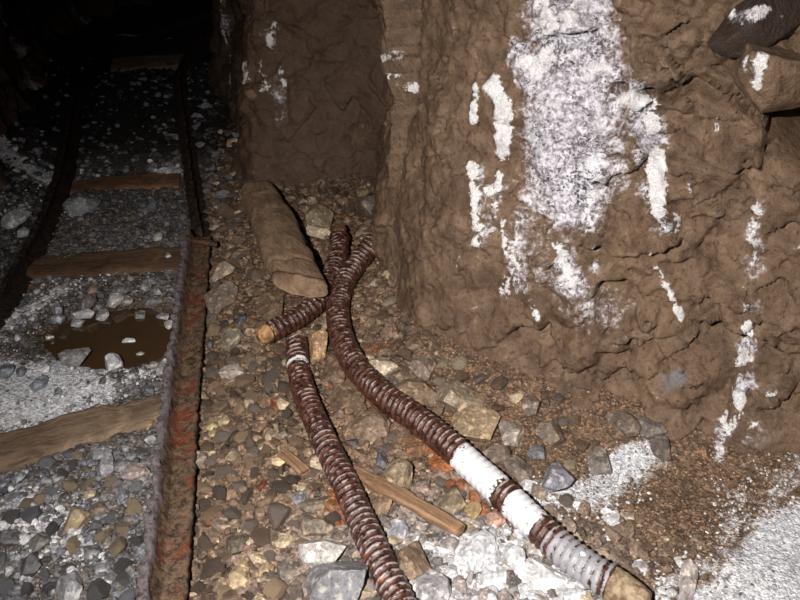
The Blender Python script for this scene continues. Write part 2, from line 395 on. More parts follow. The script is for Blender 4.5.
WHITE = [([(534,0),(548,30),(546,60)], 12, .66), ([(570,0),(580,20)], 14, .64), ([(545,80),(540,140)], 7, .5), ([(604,95),(622,92)], 8, .7), ([(560,85),(590,70)], 6, .55), ([(487,85),(500,105),(497,135),(496,180)], 9, 1.3), ([(470,88),(470,122)], 5, 1.15), ([(472,165),(476,190),(470,245)], 6, .72),
         ([(486,190),(500,225),(505,250)], 5, .6), ([(555,250),(568,266),(575,276)], 10, .85), ([(520,228),(512,262),(500,288)], 7, .62),
         ([(530,300),(532,318)], 5, .7), ([(641,100),(652,130),(657,170),(662,210)], 8, 1.2), ([(600,70),(625,90),(640,110)], 12, .72),
         ([(660,205),(685,228)], 8, .72), ([(650,260),(668,292),(684,318)], 4, 1.0), ([(697,335),(705,345)], 4, .4),
         ([(756,212),(752,262),(752,305)], 6, .62), ([(748,325),(747,352)], 5, .85), ([(747,352),(737,400),(724,428)], 7, .95),
         ([(720,445),(719,458)], 5, .62), ([(386,55),(388,78)], 3, .6), ([(409,62),(411,88)], 4, .9),
         ([(520,60),(524,70)], 8, .7),
         ([(770,402),(748,430)], 6, .5), ([(658,145),(660,185)], 6, .9), ([(713,122),(716,130)], 4, .6), ([(790,240),(800,240)], 6, .4),
         ([(452,170),(454,185)], 3, .4), ([(596,195),(592,215)], 10, .45), ([(454,255),(452,268)], 3, .5), ([(690,185),(692,192)], 4, .45),
         ([(276,28),(272,48),(280,70),(284,84)], 3.5, .62), ([(216,0),(220,35),(224,75)], 3.5, .66), ([(238,68),(242,85)], 6, .5), ([(256,70),(262,88)], 6, .5)]
CRUST = [([(562,-10),(568,60),(566,130),(568,200)], 42, 1.05), ([(520,50),(530,90)], 18, .9), ([(590,60),(632,95),(645,140)], 24, .9), ([(540,170),(556,215)], 20, .9), ([(612,150),(600,200)], 16, .6),
         ([(600,100),(610,140),(615,180)], 16, .6), ([(525,200),(520,245),(515,285)], 14, .62), ([(640,150),(652,200),(665,225)], 14, .7),
         ([(500,185),(480,240)], 12, .55), ([(560,250),(575,285)], 18, .75), ([(480,170),(474,250)], 9, .55), ([(590,20),(600,-10)], 16, .6),
         ([(755,212),(752,300)], 10, .62), ([(746,345),(738,395),(722,430)], 11, .85), ([(560,275),(600,310)], 26, .52), ([(530,235),(545,290)], 18, .5), ([(600,230),(590,262)], 14, .55), ([(775,400),(745,440)], 12, .45), ([(270,30),(278,90),(282,120)], 9, .45),
         ([(216,0),(224,80)], 5, .95)]
GREY = [([(690,500),(720,480),(760,440)], 26, .45), ([(600,290),(560,290)], 20, .4), ([(670,380),(685,372)], 14, .8), ([(560,140),(590,180)], 26, .5)]
DARK = [([(300,-30),(310,60),(310,170)], 66, 1.1), ([(230,-30),(230,110)], 40, 1.2)]
white = apply_strokes(V, WHITE, wall_at, .55); crust = apply_strokes(V, CRUST, wall_at, .6); grey = apply_strokes(V, GREY, wall_at, .8)
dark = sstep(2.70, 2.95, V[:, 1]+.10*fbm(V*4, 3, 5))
for pts, wd, dp in CR:
    pass
V = V+N*(.006*sstep(.45, .7, white)+.002*crust*fbm(V*60, 2, 5))[:, None]
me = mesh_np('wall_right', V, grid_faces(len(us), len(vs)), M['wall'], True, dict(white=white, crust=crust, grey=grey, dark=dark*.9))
tag(link('wall_right', me), kind='structure')
# left wall
Ll = np.linalg.norm(np.diff(LWC, axis=0), axis=1).sum()
us = steps(0, Ll, 2.4, 7.4, .02, .05); vs = steps(-.25, 2.15, 0, 1.3, .02, .05)
P, N, d, _, _ = build_wall('wall_left', LWC, -1, us, vs, 0)
V = P+N*d[:, None]; wx, wy, wz = PX(V); vi = np.where((wz > .3) & (wx > -150) & (wx < 900) & (wy > -80) & (wy < 700))[0]
white = apply_strokes(V, [([(12,20),(28,50),(44,92)], 5, 1.2), ([(0,0),(8,20)], 4, .9), ([(0,135),(10,150),(22,164)], 7, 1.1), ([(90,20),(98,32)], 5, .5)], wall_at, .6)
crust = apply_strokes(V, [([(5,0),(28,50),(44,92)], 12, .8), ([(-10,130),(22,166)], 14, .8), ([(80,10),(100,32)], 8, .6)], wall_at, .7)
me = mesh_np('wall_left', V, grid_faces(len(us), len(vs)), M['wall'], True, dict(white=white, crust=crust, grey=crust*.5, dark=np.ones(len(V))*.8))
tag(link('wall_left', me), kind='structure')
# ceiling
xs = steps(-3.2, 2.6, 9, 9, .06, .06); ys = steps(-1.2, 9.4, 9, 9, .06, .06)
X, Y = np.meshgrid(xs, ys, indexing='ij'); X = X.ravel(); Y = Y.ravel()
Pc = np.stack([X, Y, np.full(len(X), 2.12)], 1)
f1, f2, R, W = worley(Pc*3.0, 90); Pc[:, 2] += .07*fbm(Pc*2, 3, 44)+((W*(R-.5)).sum(1))*.15
z0 = np.zeros(len(X))
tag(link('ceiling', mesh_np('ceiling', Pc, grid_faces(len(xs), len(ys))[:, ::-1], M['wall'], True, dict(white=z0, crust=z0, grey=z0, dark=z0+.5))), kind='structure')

# ------------------------------------------------------------------ floor
def siltzone(x, y):
    P3 = np.stack([x, y, 0*x], 1)
    return sstep(.60, .28, segdist(P3[:, :2], RWC[::2])+.12*fbm(P3*3, 3, 60))*sstep(3.1, 2.6, y)*sstep(.0, .18, x)
def zone_color(x, y):
    """colour of the rubble by place: bluish grey on the track, brown beside it, ochre silt by the wall"""
    P3 = np.stack([x, y, 0*x], 1); rx = -.50-.18*(y-1.15)
    n = fbm(P3*3, 3, 60)
    track = sstep(.10, -.06, x-rx+.05*n); offl = sstep(-.62, -.74, x-rx)*sstep(1.95, 2.2, y)
    tr = np.array([.135, .120, .112]); bro = np.array([.168, .112, .074]); silt = np.array([.170, .110, .070]); low = np.array([.30, .28, .28])
    c = bro+(tr-bro)*track[:, None]
    s = siltzone(x, y)*(1-track)
    c = c+(silt-c)*s[:, None]
    k = np.exp(-(((x-.12)/.30)**2+((y-1.12)/.20)**2)**1)*.9
    c = c+(low-c)*np.clip(k+.25*n*k, 0, 1)[:, None]
    far = sstep(2.5, 3.6, y); c = c*(1-.35*far[:, None])*(1-.45*offl[:, None])*(1-.75*sstep(3.5, 3.9, y))[:, None]  # darker with distance and left of the left-hand rail
    return c
xs = steps(-2.9, 2.3, -1.7, 1.25, .0095, .03); ys = steps(-1.1, 9.4, .85, 3.5, .0095, .035)
X, Y = np.meshgrid(xs, ys, indexing='ij'); X = X.ravel(); Y = Y.ravel()
Z = ground(X, Y); P = np.stack([X, Y, Z], 1)
f1, f2, R, W = worley(np.stack([X*26, Y*26, 0*X], 1)+.3*fbm(P*30, 2, 3)[:, None], 61)
peb = (R[:, 0]-.35)*.012*sstep(.0, .25, f2-f1)
rw = segdist(P[:, :2], RWC[::2]); silt = siltzone(X, Y)
inpud = sstep(1.15, .85, np.sqrt(((X+.93)/.26)**2+((Y-2.12)/.20)**2))
wmd = np.exp(-(((X+1.24)/.42)**2+((Y-1.83)/.18)**2)**2)
P[:, 2] += peb*(1-.93*silt)*(1-.9*inpud)*(1-.8*wmd)+.003*fbm(P*45, 3, 70)
FWHITE = [([(-60,370),(20,385),(60,375)], 42, .95), ([(-40,420),(50,412),(100,392)], 26, .95), ([(110,385),(160,372)], 10, .6), ([(60,290),(20,315),(-10,330)], 22, .62), ([(40,275),(90,285)], 12, .45), ([(-20,520),(50,530)], 34, .66), ([(20,500),(75,545)], 22, .6),
     ([(20,170),(90,178)], 16, .50), ([(165,165),(178,175),(150,180)], 14, .62), ([(120,35),(170,38)], 5, .7), ([(550,500),(600,490),(640,455)], 20, .82), ([(600,470),(635,450)], 12, .92),
     ([(400,600),(470,560),(540,570),(600,600)], 34, .55), ([(430,610),(600,620)], 40, .8), ([(760,620),(785,575),(815,545)], 42, 1.5), ([(690,612),(760,588)], 18, 1.0), ([(740,500),(720,560),(660,590)], 22, .50), ([(770,500),(800,470)], 22, .48),
     ([(722,425),(719,458)], 6, .6), ([(500,540),(490,600)], 24, .7), ([(-20,200),(30,205)], 30, .42), ([(-10,140),(20,165),(50,180)], 14, .9)]
gw = apply_strokes(P, FWHITE, G, .85)
FRUST = [([(400,405),(440,445),(470,485)], 17, 1.0), ([(345,385),(378,412)], 12, .8), ([(332,490),(338,540)], 13, .9), ([(470,500),(500,520)], 16, .62), ([(370,350),(390,345)], 10, .7),
     ([(262,335),(282,340)], 10, .5), ([(20,285),(50,292)], 12, .6), ([(225,330),(260,480)], 10, .42), ([(120,278),(140,282)], 8, .5), ([(290,480),(300,500)], 18, .40)]
gr = apply_strokes(P, FRUST, G, .8)
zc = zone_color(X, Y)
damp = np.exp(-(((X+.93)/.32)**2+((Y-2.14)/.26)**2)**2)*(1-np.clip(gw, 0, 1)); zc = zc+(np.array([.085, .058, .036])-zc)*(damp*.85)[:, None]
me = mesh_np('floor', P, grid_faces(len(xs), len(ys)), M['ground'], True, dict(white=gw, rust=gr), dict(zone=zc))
tag(link('floor', me), kind='structure')

# ------------------------------------------------------------------ rocks
def ico(sub):
    bm = bmesh.new(); bmesh.ops.create_icosphere(bm, subdivisions=sub, radius=1)
    V = np.array([v.co[:] for v in bm.verts]); F = np.array([[v.index for v in f.verts] for f in bm.faces]); bm.free(); return V, F
ICO = {s: ico(s) for s in (1, 2, 3, 4, 5)}
def rock_verts(sub, seed, planes=11, dmin=.52, rough=.05, sub_r=None):
    r = np.random.default_rng(seed); V, F = ICO[sub]; V = V.copy()
    V *= (1+.12*fbm(V*1.1+seed, 2, seed % 97))[:, None]
    for _ in range(planes):
        n = r.normal(size=3); n /= np.linalg.norm(n); dd = r.uniform(dmin, .86)
        s = np.maximum(0, V@n-dd); V -= s[:, None]*n
    if sub >= 3: V *= (1+rough*fbm(V*3.2+seed, 3, seed % 91)+.02*fbm(V*9+seed, 2, seed % 91))[:, None]
    V /= np.abs(V).max(0)
    return V, F
ROCKM = []
for i in range(26):
    Vr, Fr = rock_verts(3, 100+i, planes=15+i % 6, dmin=.36 if i % 2 else .48)
    ROCKM.append(mesh_np('rubble_stone', Vr, Fr, M['rock'], False))
C_ = dict(grey=(.20, .20, .215), blue=(.20, .21, .245), pale=(.44, .43, .44), white=(.66, .675, .71), tan=(.34, .255, .165), cream=(.50, .42, .31), brown=(.185, .128, .085),
          dark=(.075, .066, .062), orange=(.46, .20, .085), rust=(.18, .050, .022), ochre=(.40, .27, .13), mud=(.21, .150, .102), black=(.025, .022, .022), greyb=(.25, .215, .185))
PLACED = []      # (x, y, r) of what already stands on the floor
def hero(px, py, w, h, col, label, cat='stone', name='rubble_stone', flat=.55, rz=None, sub=4, sink=.25, seed=None, planes=15, dmin=.45, dz=0., tilt=None, group=None, loc=None):
    p = G(px, py) if loc is None else loc
    zc = depth(p); el = math.atan2(CAM_H-p[2], p[1])
    rx = w*zc/F_PX/2; ry = h*zc/F_PX/2/max(.45, math.sin(el))*.93
    r3 = flat*min(rx, ry)
    sd = seed if seed is not None else int(px*7+py*13)
    if loc is None: p = G(px, py, r3*(1-2*sink)*.9); p[2] -= r3*(1-2*sink)*.9
    Vr, Fr = rock_verts(sub, sd, planes, dmin)
    Vr = Vr*np.array([rx, ry, r3])
    a = rz if rz is not None else random.uniform(-.25, .25)
    ca, sa = math.cos(a), math.sin(a); Vr = Vr@np.array([[ca, sa, 0], [-sa, ca, 0], [0, 0, 1]])
    o = link(name, mesh_np(name, Vr, Fr, M['rock'], False), None, (p[0], p[1], p[2]+r3*(1-2*sink)*.9+dz), C_[col] if isinstance(col, str) else col)
    if tilt: o.rotation_euler = tilt
    tag(o, label, cat, group)
    PLACED.append((p[0], p[1], max(rx, ry)*.85)); return o

# ------------------------------------------------------------------ rails
def frames(Q):
    T = np.gradient(Q, axis=0); T /= np.linalg.norm(T, axis=1)[:, None]+1e-12
    S = np.cross(T, [0, 0, 1.0]); S /= np.linalg.norm(S, axis=1)[:, None]+1e-12
    return T, S, np.cross(S, T)
PROF = [(-.046,0),(-.046,.009),(-.030,.013),(-.008,.018),(-.006,.052),(-.009,.060),(-.009,.073),(-.005,.077),(.005,.077),(.009,.073),(.009,.060),(.007,.052),(.010,.024),(.030,.017),(.056,.013),(.056,0)]
def make_rail(path, sc, roll, crust_amt, label, color, sink=0.0, rough=1.0):
    Q = catmull(path, .009)
    T, S, U = frames(Q)
    pr = []
    for a, b in zip(PROF, PROF[1:]+PROF[:1]):
        n = max(1, int(math.hypot(b[0]-a[0], b[1]-a[1])/.006))
        for k in range(n): pr.append((a[0]+(b[0]-a[0])*k/n, a[1]+(b[1]-a[1])*k/n))
    pr = np.array(pr)*sc; cr, sr = math.cos(roll), math.sin(roll)
    pp = np.stack([pr[:, 0]*cr+pr[:, 1]*sr, -pr[:, 0]*sr+pr[:, 1]*cr], 1)
    V = (Q[:, None, :]+S[:, None, :]*pp[None, :, 0:1]+U[:, None, :]*pp[None, :, 1:2]).reshape(-1, 3)
    hgt = np.tile(pr[:, 1]/(.079*sc), len(Q)); side = np.tile(pr[:, 0]/sc, len(Q))
    cen = np.repeat(Q, len(pp), axis=0)+np.array([0, 0, .03])
    O = V-cen; O /= np.linalg.norm(O, axis=1)[:, None]
    head = sstep(.6, .75, hgt)*(1+.0*side)
    V = V+O*((.0045*fbm(V*38, 3, 12)+.0050*fbm(V*95, 2, 14))*rough*(1+1.8*head))[:, None]
    n = len(pp); F = grid_faces(len(Q), n, True)
    cru = head*crust_amt
    c0 = V[:n].mean(0); c1 = V[-n:].mean(0); V = np.vstack([V, c0, c1]); cru = np.append(cru, [0, 0])
    e = [[len(V)-2, (i+1) % n, i, i] for i in range(n)]+[[len(V)-1, (len(Q)-1)*n+i, (len(Q)-1)*n+(i+1) % n, (len(Q)-1)*n+i] for i in range(0)]
    o = link('rail', mesh_np('rail', V, F, M['rail'], True, dict(crust=cru)), None, color=color)
    bm = bmesh.new(); bm.from_mesh(o.data); bm.verts.ensure_lookup_table()
    bm.faces.new([bm.verts[i] for i in range(n)]); bm.faces.new([bm.verts[(len(Q)-1)*n+i] for i in range(n)][::-1])
    for vv in [bm.verts[len(V)-2], bm.verts[len(V)-1]]: bm.verts.remove(vv)
    bm.to_mesh(o.data); bm.free()
    tag(o, label, 'rail', 'rails of the mine track'); RAILQ.append(Q); return o
RAILQ = []
near = [G(169-4*0, 640), G(171, 600), G(179, 500), G(187, 400), G(195, 310), G(201, 246)]
near = [p*np.array([1, 1, 0])+np.array([-.012, 0, .012+.5*float(ground(p[0], p[1])[0])]) for p in near]
r1 = make_rail(near, 1.08, -.42, .9, 'thick rust-scaled rail with a grey crusted head, nearest and right-hand, ending at a joint', (.86, .84, .84))
def gpath(pts, dz=0.0): return [G(a, b, dz) for a, b in pts]
r2 = make_rail(gpath([(202,243),(197,215),(191,175),(186,133),(181,100),(180,78),(186,62),(202,46),(228,33),(250,26)]), .72, 0, .2, 'blackened far rail running on beyond the joint and curving right into the dark', (.25, .22, .21))
r3 = make_rail(gpath([(-66,400),(-30,350),(-2,313),(28,262),(46,225),(60,185),(68,145),(73,112),(86,80),(108,59),(150,42),(190,27),(215,20)]), .95, .12, .25, 'dark left-hand rail beside the left wall, curving right in the distance', (.16, .15, .16))
# joint bar that lies over the rail end
def bar(name, path, w_, t_, mat, color=None, rough=.002, capped=True, attrs=None, parent=None, taper=None):
    Q = catmull(path, .008); T, S, U = frames(Q); a = np.linspace(0, 2*PI, 28, endpoint=False)
    ca, sa = np.cos(a), np.sin(a); e = .45
    px_ = np.sign(ca)*np.abs(ca)**e*w_/2; py_ = np.sign(sa)*np.abs(sa)**e*t_/2
    sc = np.ones(len(Q)) if taper is None else np.interp(np.linspace(0, 1, len(Q)), *taper)
    V = (Q[:, None, :]+S[:, None, :]*(px_[None, :, None]*sc[:, None, None])+U[:, None, :]*py_[None, :, None]).reshape(-1, 3)
    O = V-np.repeat(Q, 28, axis=0); O /= np.linalg.norm(O, axis=1)[:, None]
    V = V+O*(rough*fbm(V*45, 3, 5)+rough*1.6*fbm(V*14, 2, 6))[:, None]
    bm = bmesh.new(); me = mesh_np(name, V, grid_faces(len(Q), 28, True), mat, True, attrs); bm.from_mesh(me); bm.verts.ensure_lookup_table()
    for r0, s0 in ((0, 1), (len(Q)-1, -1)):
        c = bm.verts.new(Vector(Q[r0]-T[r0]*s0*.004)); bm.verts.ensure_lookup_table(); ring = [bm.verts[r0*28+i] for i in range(28)][::s0]
        for i in range(28): bm.faces.new([ring[i], ring[(i+1) % 28], c][::-1])
    bm.to_mesh(me); bm.free()
    X_ = Vector(Q[-1]-Q[0]).normalized(); Y_ = Vector((0, 0, 1)).cross(X_).normalized(); Z_ = X_.cross(Y_); c0 = Vector(Q.mean(0))
    Mw = Matrix(((X_[0], Y_[0], Z_[0], c0[0]), (X_[1], Y_[1], Z_[1], c0[1]), (X_[2], Y_[2], Z_[2], c0[2]), (0, 0, 0, 1)))
    me.transform(Mw.inverted()); o = link(name, me, parent, color=color); o.matrix_world = Mw; return o
bar('joint_bar', [G(186,238,.085), G(199,241,.09), G(216,244,.06)], .03, .02, M['rail'], (.6, .5, .45))
o = bpy.data.objects['joint_bar']; tag(o, 'short rusty iron bar lying across the rail joint', 'bar')

# ------------------------------------------------------------------ sleepers
def sleeper(pts, w_, t_, label, dz=.0, color=None, taper=None):
    path = [G(a, b, dz)-np.array([0, 0, t_/2]) for a, b in pts]
    V = None; o = bar('wooden_sleeper', path, w_, t_, M['sleeper'], color, rough=.008, taper=taper)
    tag(o, label, 'sleeper'); return o, path
SLP = []
SLP.append(sleeper([(-60,460),(0,448),(60,430),(120,415),(163,403)], .150, .07, 'brown muddy wooden sleeper, the nearest, half buried beside the thick rail', .022, taper=([0, .45, 1], [1.15, 1.05, .75])))
SLP.append(sleeper([(28,268),(80,262),(135,258),(190,256)], .20, .07, 'wet brown wooden sleeper behind the muddy puddle', .012, color=(.62, .52, .45)))
SLP.append(sleeper([(66,186),(120,181),(180,178)], .17, .07, 'ochre brown wooden sleeper, third away, in the dark gravel', .008, color=(.9, .7, .5)))
SLP.append(sleeper([(112,62),(150,60),(186,58)], .34, .07, 'most distant brown wooden sleeper, at the bend of the track', .02))

# ------------------------------------------------------------------ puddle
a = np.linspace(0, 2*PI, 96, endpoint=False); pc = np.array([-.93, 2.12])
rr = 1.05*(1+.08*np.sin(3*a+1)+.05*np.sin(7*a))
ring = np.stack([pc[0]+.27*rr*np.cos(a), pc[1]+.20*rr*np.sin(a)], 1)
WZ = float(np.median(ground(ring[:, 0], ring[:, 1])))-.014
V = [[pc[0], pc[1], WZ]]+[[x_, y_, WZ] for x_, y_ in ring]+[[pc[0], pc[1], WZ-.03]]+[[pc[0]+(x_-pc[0])*.9, pc[1]+(y_-pc[1])*.9, WZ-.03] for x_, y_ in ring]
bm = bmesh.new(); vs_ = [bm.verts.new(v) for v in V]
for i in range(96):
    j = (i+1) % 96
    bm.faces.new([vs_[0], vs_[1+i], vs_[1+j]]); bm.faces.new([vs_[97], vs_[98+j], vs_[98+i]]); bm.faces.new([vs_[1+i], vs_[98+i], vs_[98+j], vs_[1+j]])
me = bpy.data.meshes.new('puddle'); bm.to_mesh(me); bm.free(); me.materials.append(M['water'])
tag(link('puddle', me), 'shallow puddle of brown muddy water between the rails', 'puddle')

# ------------------------------------------------------------------ hoses
def make_hose(pts, R, label, white=(), grey=(), pitch=.0190, z_off=None, seed=1, stub0=None, stub1=None, group=None):
    """pts: pixels of the centre line, with the height of the centre over the floor"""
    path = [G(p[0], p[1], p[2] if len(p) > 2 else R*.95) for p in pts]
    Q = catmull(path, .0028); n = 40
    seg = np.linalg.norm(np.diff(Q, axis=0), axis=1); s = np.concatenate([[0], np.cumsum(seg)])
    k = int(s[-1]/.0026); ss = np.linspace(0, s[-1], k); Q = np.stack([np.interp(ss, s, Q[:, i]) for i in range(3)], 1)
    T, S, U = frames(Q); a = np.linspace(0, 2*PI, n, endpoint=False)
    sg = np.repeat(ss, n); ag = np.tile(a, k)
    wob = .25*fbm(np.stack([sg*7, 0*sg, 0*sg+seed], 1), 2, seed)
    ph = sg/pitch+ag/(2*PI)*1.0+wob
    fr = ph-np.floor(ph)
    rid = np.clip(1-np.abs(fr-.5)*2/.72, 0, 1)**.6                 # rounded rib, narrow groove
    D = S[None].repeat(1, 0)
    dirv = (S[:, None, :]*np.cos(a)[None, :, None]+U[:, None, :]*np.sin(a)[None, :, None]).reshape(-1, 3)
    base = np.repeat(Q, n, axis=0)
    P0 = base+dirv*R
    jag = fbm(P0*60, 3, seed+3); big = fbm(P0*12, 2, seed+9)
    wt = np.zeros(len(P0)); gy = np.zeros(len(P0))
    u = sg/ss[-1]
    for a0, a1, st in white: wt = np.maximum(wt, st*sstep(a0-.012, a0+.012, u)*sstep(a1+.012, a1-.012, u))
    for a0, a1, st in grey: gy = np.maximum(gy, st*sstep(a0-.03, a0+.03, u)*sstep(a1+.03, a1-.03, u))
    rad = R*(.89+.11*rid*(1-.6*wt)+.05*wt)+.0010*jag+.0016*big
    V = base+dirv*rad[:, None]
    up = dirv[:, 2]
    root = bpy.data.objects.new('ribbed_hose', None); COL.objects.link(root); root.location = Q[k//2]-np.array([0, 0, R]); root.empty_display_size = .05
    tag(root, label, 'hose', group)
    L = np.array(root.location)
    me = mesh_np('hose_casing', V-L, grid_faces(k, n, True), M['hose'], True, dict(ridge=rid, up=up, white=wt, grey=gy))
    bm = bmesh.new(); bm.from_mesh(me); bm.verts.ensure_lookup_table()
    for r0, s0 in ((0, 1), (k-1, -1)):
        c = bm.verts.new(Vector(Q[r0]+T[r0]*s0*.01-L)); bm.verts.ensure_lookup_table(); rg = [bm.verts[r0*n+i] for i in range(n)][::s0]
        for i in range(n): bm.faces.new([rg[i], rg[(i+1) % n], c][::-1])
    bm.to_mesh(me); bm.free()
    link('hose_casing', me, root)
    for spec, idx, sg_ in ((stub0, 0, -1), (stub1, k-1, 1)):
        if spec:
            ln, col, lb, sc = spec; t = T[idx]*sg_
            m_ = 26; ub = np.linspace(-.02, ln, m_); VV = []
            for uu in ub:
                f = max(0, uu/ln); rr_ = R*sc*(1-.28*f**2)*(1 if uu < ln-.0001 else .5)
                rr_ = rr_*(1 if f < .85 else 1-((f-.85)/.15)**2*.5)
                for q in range(28):
                    an = 2*PI*q/28; VV.append(Q[idx]+t*uu+(S[idx]*math.cos(an)+U[idx]*math.sin(an))*rr_)
            VV = np.array(VV); VV += (VV-np.repeat(Q[idx]+t*ub[:, None], 28, axis=0))*(.30*fbm(VV*36, 3, seed+5))[:, None]
            me = mesh_np('core_stub', VV-L, grid_faces(m_, 28, True), M['stub'], True)
            bm = bmesh.new(); bm.from_mesh(me); bm.verts.ensure_lookup_table(); bm.faces.new([bm.verts[(m_-1)*28+i] for i in range(28)]); bm.to_mesh(me); bm.free()
            so = link('core_stub', me, root, color=C_[col] if isinstance(col, str) else col); so['label'] = lb
    HOSEQ.append((Q, R)); return root
HOSEQ = []
A_pts = [(398,221,.06),(386,231,.06),(373,244,.06),(357,263,.05),(344,284),(338,308),(342,338),(357,368),(383,395),(413,416),(443,440),(473,467),(503,494),(533,522),(562,549),(590,570),(612,583)]
make_hose(A_pts, .039, 'longest ribbed rusty hose with two white-crusted stretches, running from the rock corner to the bottom',
          white=((.733,.812,1.0),(.838,.888,1.0),(.95,.97,.35)), grey=((.91,1.0,.98),(.812,.838,.45)), seed=2,
          stub1=(.085, (.36,.27,.17), 'smooth tan stub at the hose end', .86))
B_pts = [(297,343,.037),(298,362),(303,388),(315,420),(331,455),(347,487),(361,520),(377,555),(394,590),(410,625),(425,660)]
make_hose(B_pts, .0345, 'ribbed rusty hose running down the middle, its upper end free beside the tan stone', grey=((.35,.60,.36),(.60,.95,.44)), white=((.085,.105,.75),), seed=5, stub0=(.012, (.22,.14,.08), 'broken brown hose end', .9))
C_pts = [(339,236,.075),(339,252,.065),(334,270,.055),(325,290,.05),(313,306,.045),(297,318,.04),(280,327,.04),(268,333,.04)]
make_hose(C_pts, .036, 'short bent ribbed hose passing under the end of the log', seed=8, stub0=(.055, (.24,.125,.055), 'smooth brown hose tip', .92), stub1=(.035, (.56,.33,.15), 'crumbling orange-tan broken hose end', .86), pitch=.0200)

# ------------------------------------------------------------------ log and lath
def make_log():
    p0 = G(257, 186, .075); p1 = G(300, 287, .125); Tl = p1-p0; Lg = np.linalg.norm(Tl); Tl /= Lg
    S = np.cross(Tl, [0, 0, 1]); S /= np.linalg.norm(S); U = np.cross(S, Tl)
    nu, nv = 130, 72; V = []
    for i in range(nu):
        u = i/(nu-1); wd = np.interp(u, [0, .04, .12, .5, .9, 1], [.050, .070, .078, .084, .084, .078]); th = np.interp(u, [0, .06, .5, 1], [.030, .042, .050, .046])
        for j in range(nv):
            a = 2*PI*j/nv; c, s_ = math.cos(a), math.sin(a)
            x = math.copysign(abs(c)**.75, c)*wd; z = math.copysign(abs(s_)**(.85 if s_ > 0 else .5), s_)*th*(1.0 if s_ > 0 else .75)
            end = (-.085*x/.1+.10*abs(x/.1)**2*-.5) if u > .5 else 0
            V.append(p0+Tl*(u*Lg+end*((u-.5)*2 if u > .5 else 0))+S*x+U*z)
    V = np.array(V); c = np.repeat(p0+Tl*np.linspace(0, Lg, nu)[:, None], nv, axis=0); O = V-c; O /= np.linalg.norm(O, axis=1)[:, None]+1e-9
    loc = np.stack([(V-p0)@Tl, (V-p0)@S, (V-p0)@U], 1)
    V = V+O*(.010*fbm(loc*np.array([5, 9, 9]), 3, 4)+.005*fbm(loc*np.array([12, 40, 40]), 3, 6)+.002*fbm(loc*90, 2, 7))[:, None]
    # split near the near end
    cr = np.abs(loc[:, 0]-(Lg*.86-.35*loc[:, 1]+.012*np.sin(loc[:, 1]*70)))
    V = V-O*(.014*np.exp(-(cr/.007)**2)*(loc[:, 2] > 0)*(loc[:, 1] > -.06))[:, None]
    me = mesh_np('log', np.stack([(V-p0)@Tl, (V-p0)@S, (V-p0)@U], 1), grid_faces(nu, nv, True), M['log'], True)
    bm = bmesh.new(); bm.from_mesh(me); bm.verts.ensure_lookup_table()
    for r0, s0 in ((0, 1), (nu-1, -1)):
        bm.verts.ensure_lookup_table(); rg = [bm.verts[r0*nv+i] for i in range(nv)]; prev = rg
        cc = Vector((0, 0, 0))
        for v in rg: cc += v.co
        cc /= nv
        for f in (.8, .55, .3):
            nr = [bm.verts.new(cc+(v.co-cc)*f+Vector((-s0*.02*(1-f), 0, 0))) for v in rg]
            for i in range(nv):
                q = [prev[i], prev[(i+1) % nv], nr[(i+1) % nv], nr[i]]; bm.faces.new(q if s0 < 0 else q[::-1])
            prev = nr
        bm.faces.new(prev if s0 < 0 else prev[::-1])
    bm.normal_update(); bm.to_mesh(me); bm.free()
    for p in me.polygons: p.use_smooth = True
    o = link('log', me); o.matrix_world = Matrix(((Tl[0], S[0], U[0], p0[0]), (Tl[1], S[1], U[1], p0[1]), (Tl[2], S[2], U[2], p0[2]), (0, 0, 0, 1)))
    tag(o, 'thick worn brown log resting on the short hose by the dark rock', 'log')
    return p0, p1
lg0, lg1 = make_log()
q0 = G(347, 468, .02); q1 = G(462, 531, .035)
o = bar('timber_lath', [q0, (q0+q1)/2+np.array([0, 0, .004]), q1], .036, .020, M['lath'], rough=.003, taper=([0, .08, .5, 1], [.35, .9, 1.1, .95]))
tag(o, 'long thin splintered brown wooden lath lying between the two lower hoses', 'lath')
o = bar('timber_lath', [G(282,452,.022), G(296,463,.022), G(306,474,.018)], .032, .014, M['lath'], rough=.003, color=None)
tag(o, 'short brown splinter of wood left of the middle hose', 'splinter')
q0 = G(672, 610, .02); q1 = G(703, 558, .05)

# ------------------------------------------------------------------ stones one can pick out
H = hero
H(336,583,66,56,'grey','big flat-topped grey block at the bottom edge, left of the middle hose','rock','rock_block',flat=.75,rz=.05,planes=9,seed=11,dmin=.5,sub=5)
H(326,551,54,34,(.50,.48,.46),'white-topped pale rock just behind the big grey bottom block','rock','rock_block',flat=.8,rz=.2,seed=12,sub=5)
H(459,398,50,36,(.34,.27,.20),'pale-topped stone with a dark broken face, right of the long hose bend','rock','rubble_stone',flat=.8,rz=-.1,seed=13,sub=5)
H(479,425,54,38,'tan','wedge-shaped tan flat stone touching the long hose, nearest the white crust',flat=.5,rz=-.5,seed=14,sub=5)
H(382,367,46,26,'cream','cream-coloured stone lying against the upper bend of the long hose',flat=.6,rz=.15,seed=15,sub=5)
H(414,391,56,36,'mud','brown mud-coated stone between the cream stone and the pale-topped one',flat=.55,rz=.3,seed=16,sub=5)
H(385,385,40,20,(.18,.145,.125),'dark grey flat stone below the cream stone, touching the long hose',flat=.4,rz=-.3,seed=17)
H(424,367,30,20,(.20,.15,.12),'small brown-grey stone right of the cream stone',flat=.6,seed=18)
H(317,344,22,36,(.50,.33,.19),'upright tan and orange stone between the ends of the two shorter hoses',flat=1.0,rz=.1,seed=19,sub=5)
H(557,478,34,34,(.26,.26,.30),'blue-grey stone with a pale lower edge, right of the white hose crust',flat=.8,rz=-.6,seed=20,sub=5)
H(474,554,50,42,'white','large whitish stone under the long hose, left of centre in the white rubble','rock',flat=.55,rz=.2,seed=21,sub=5)
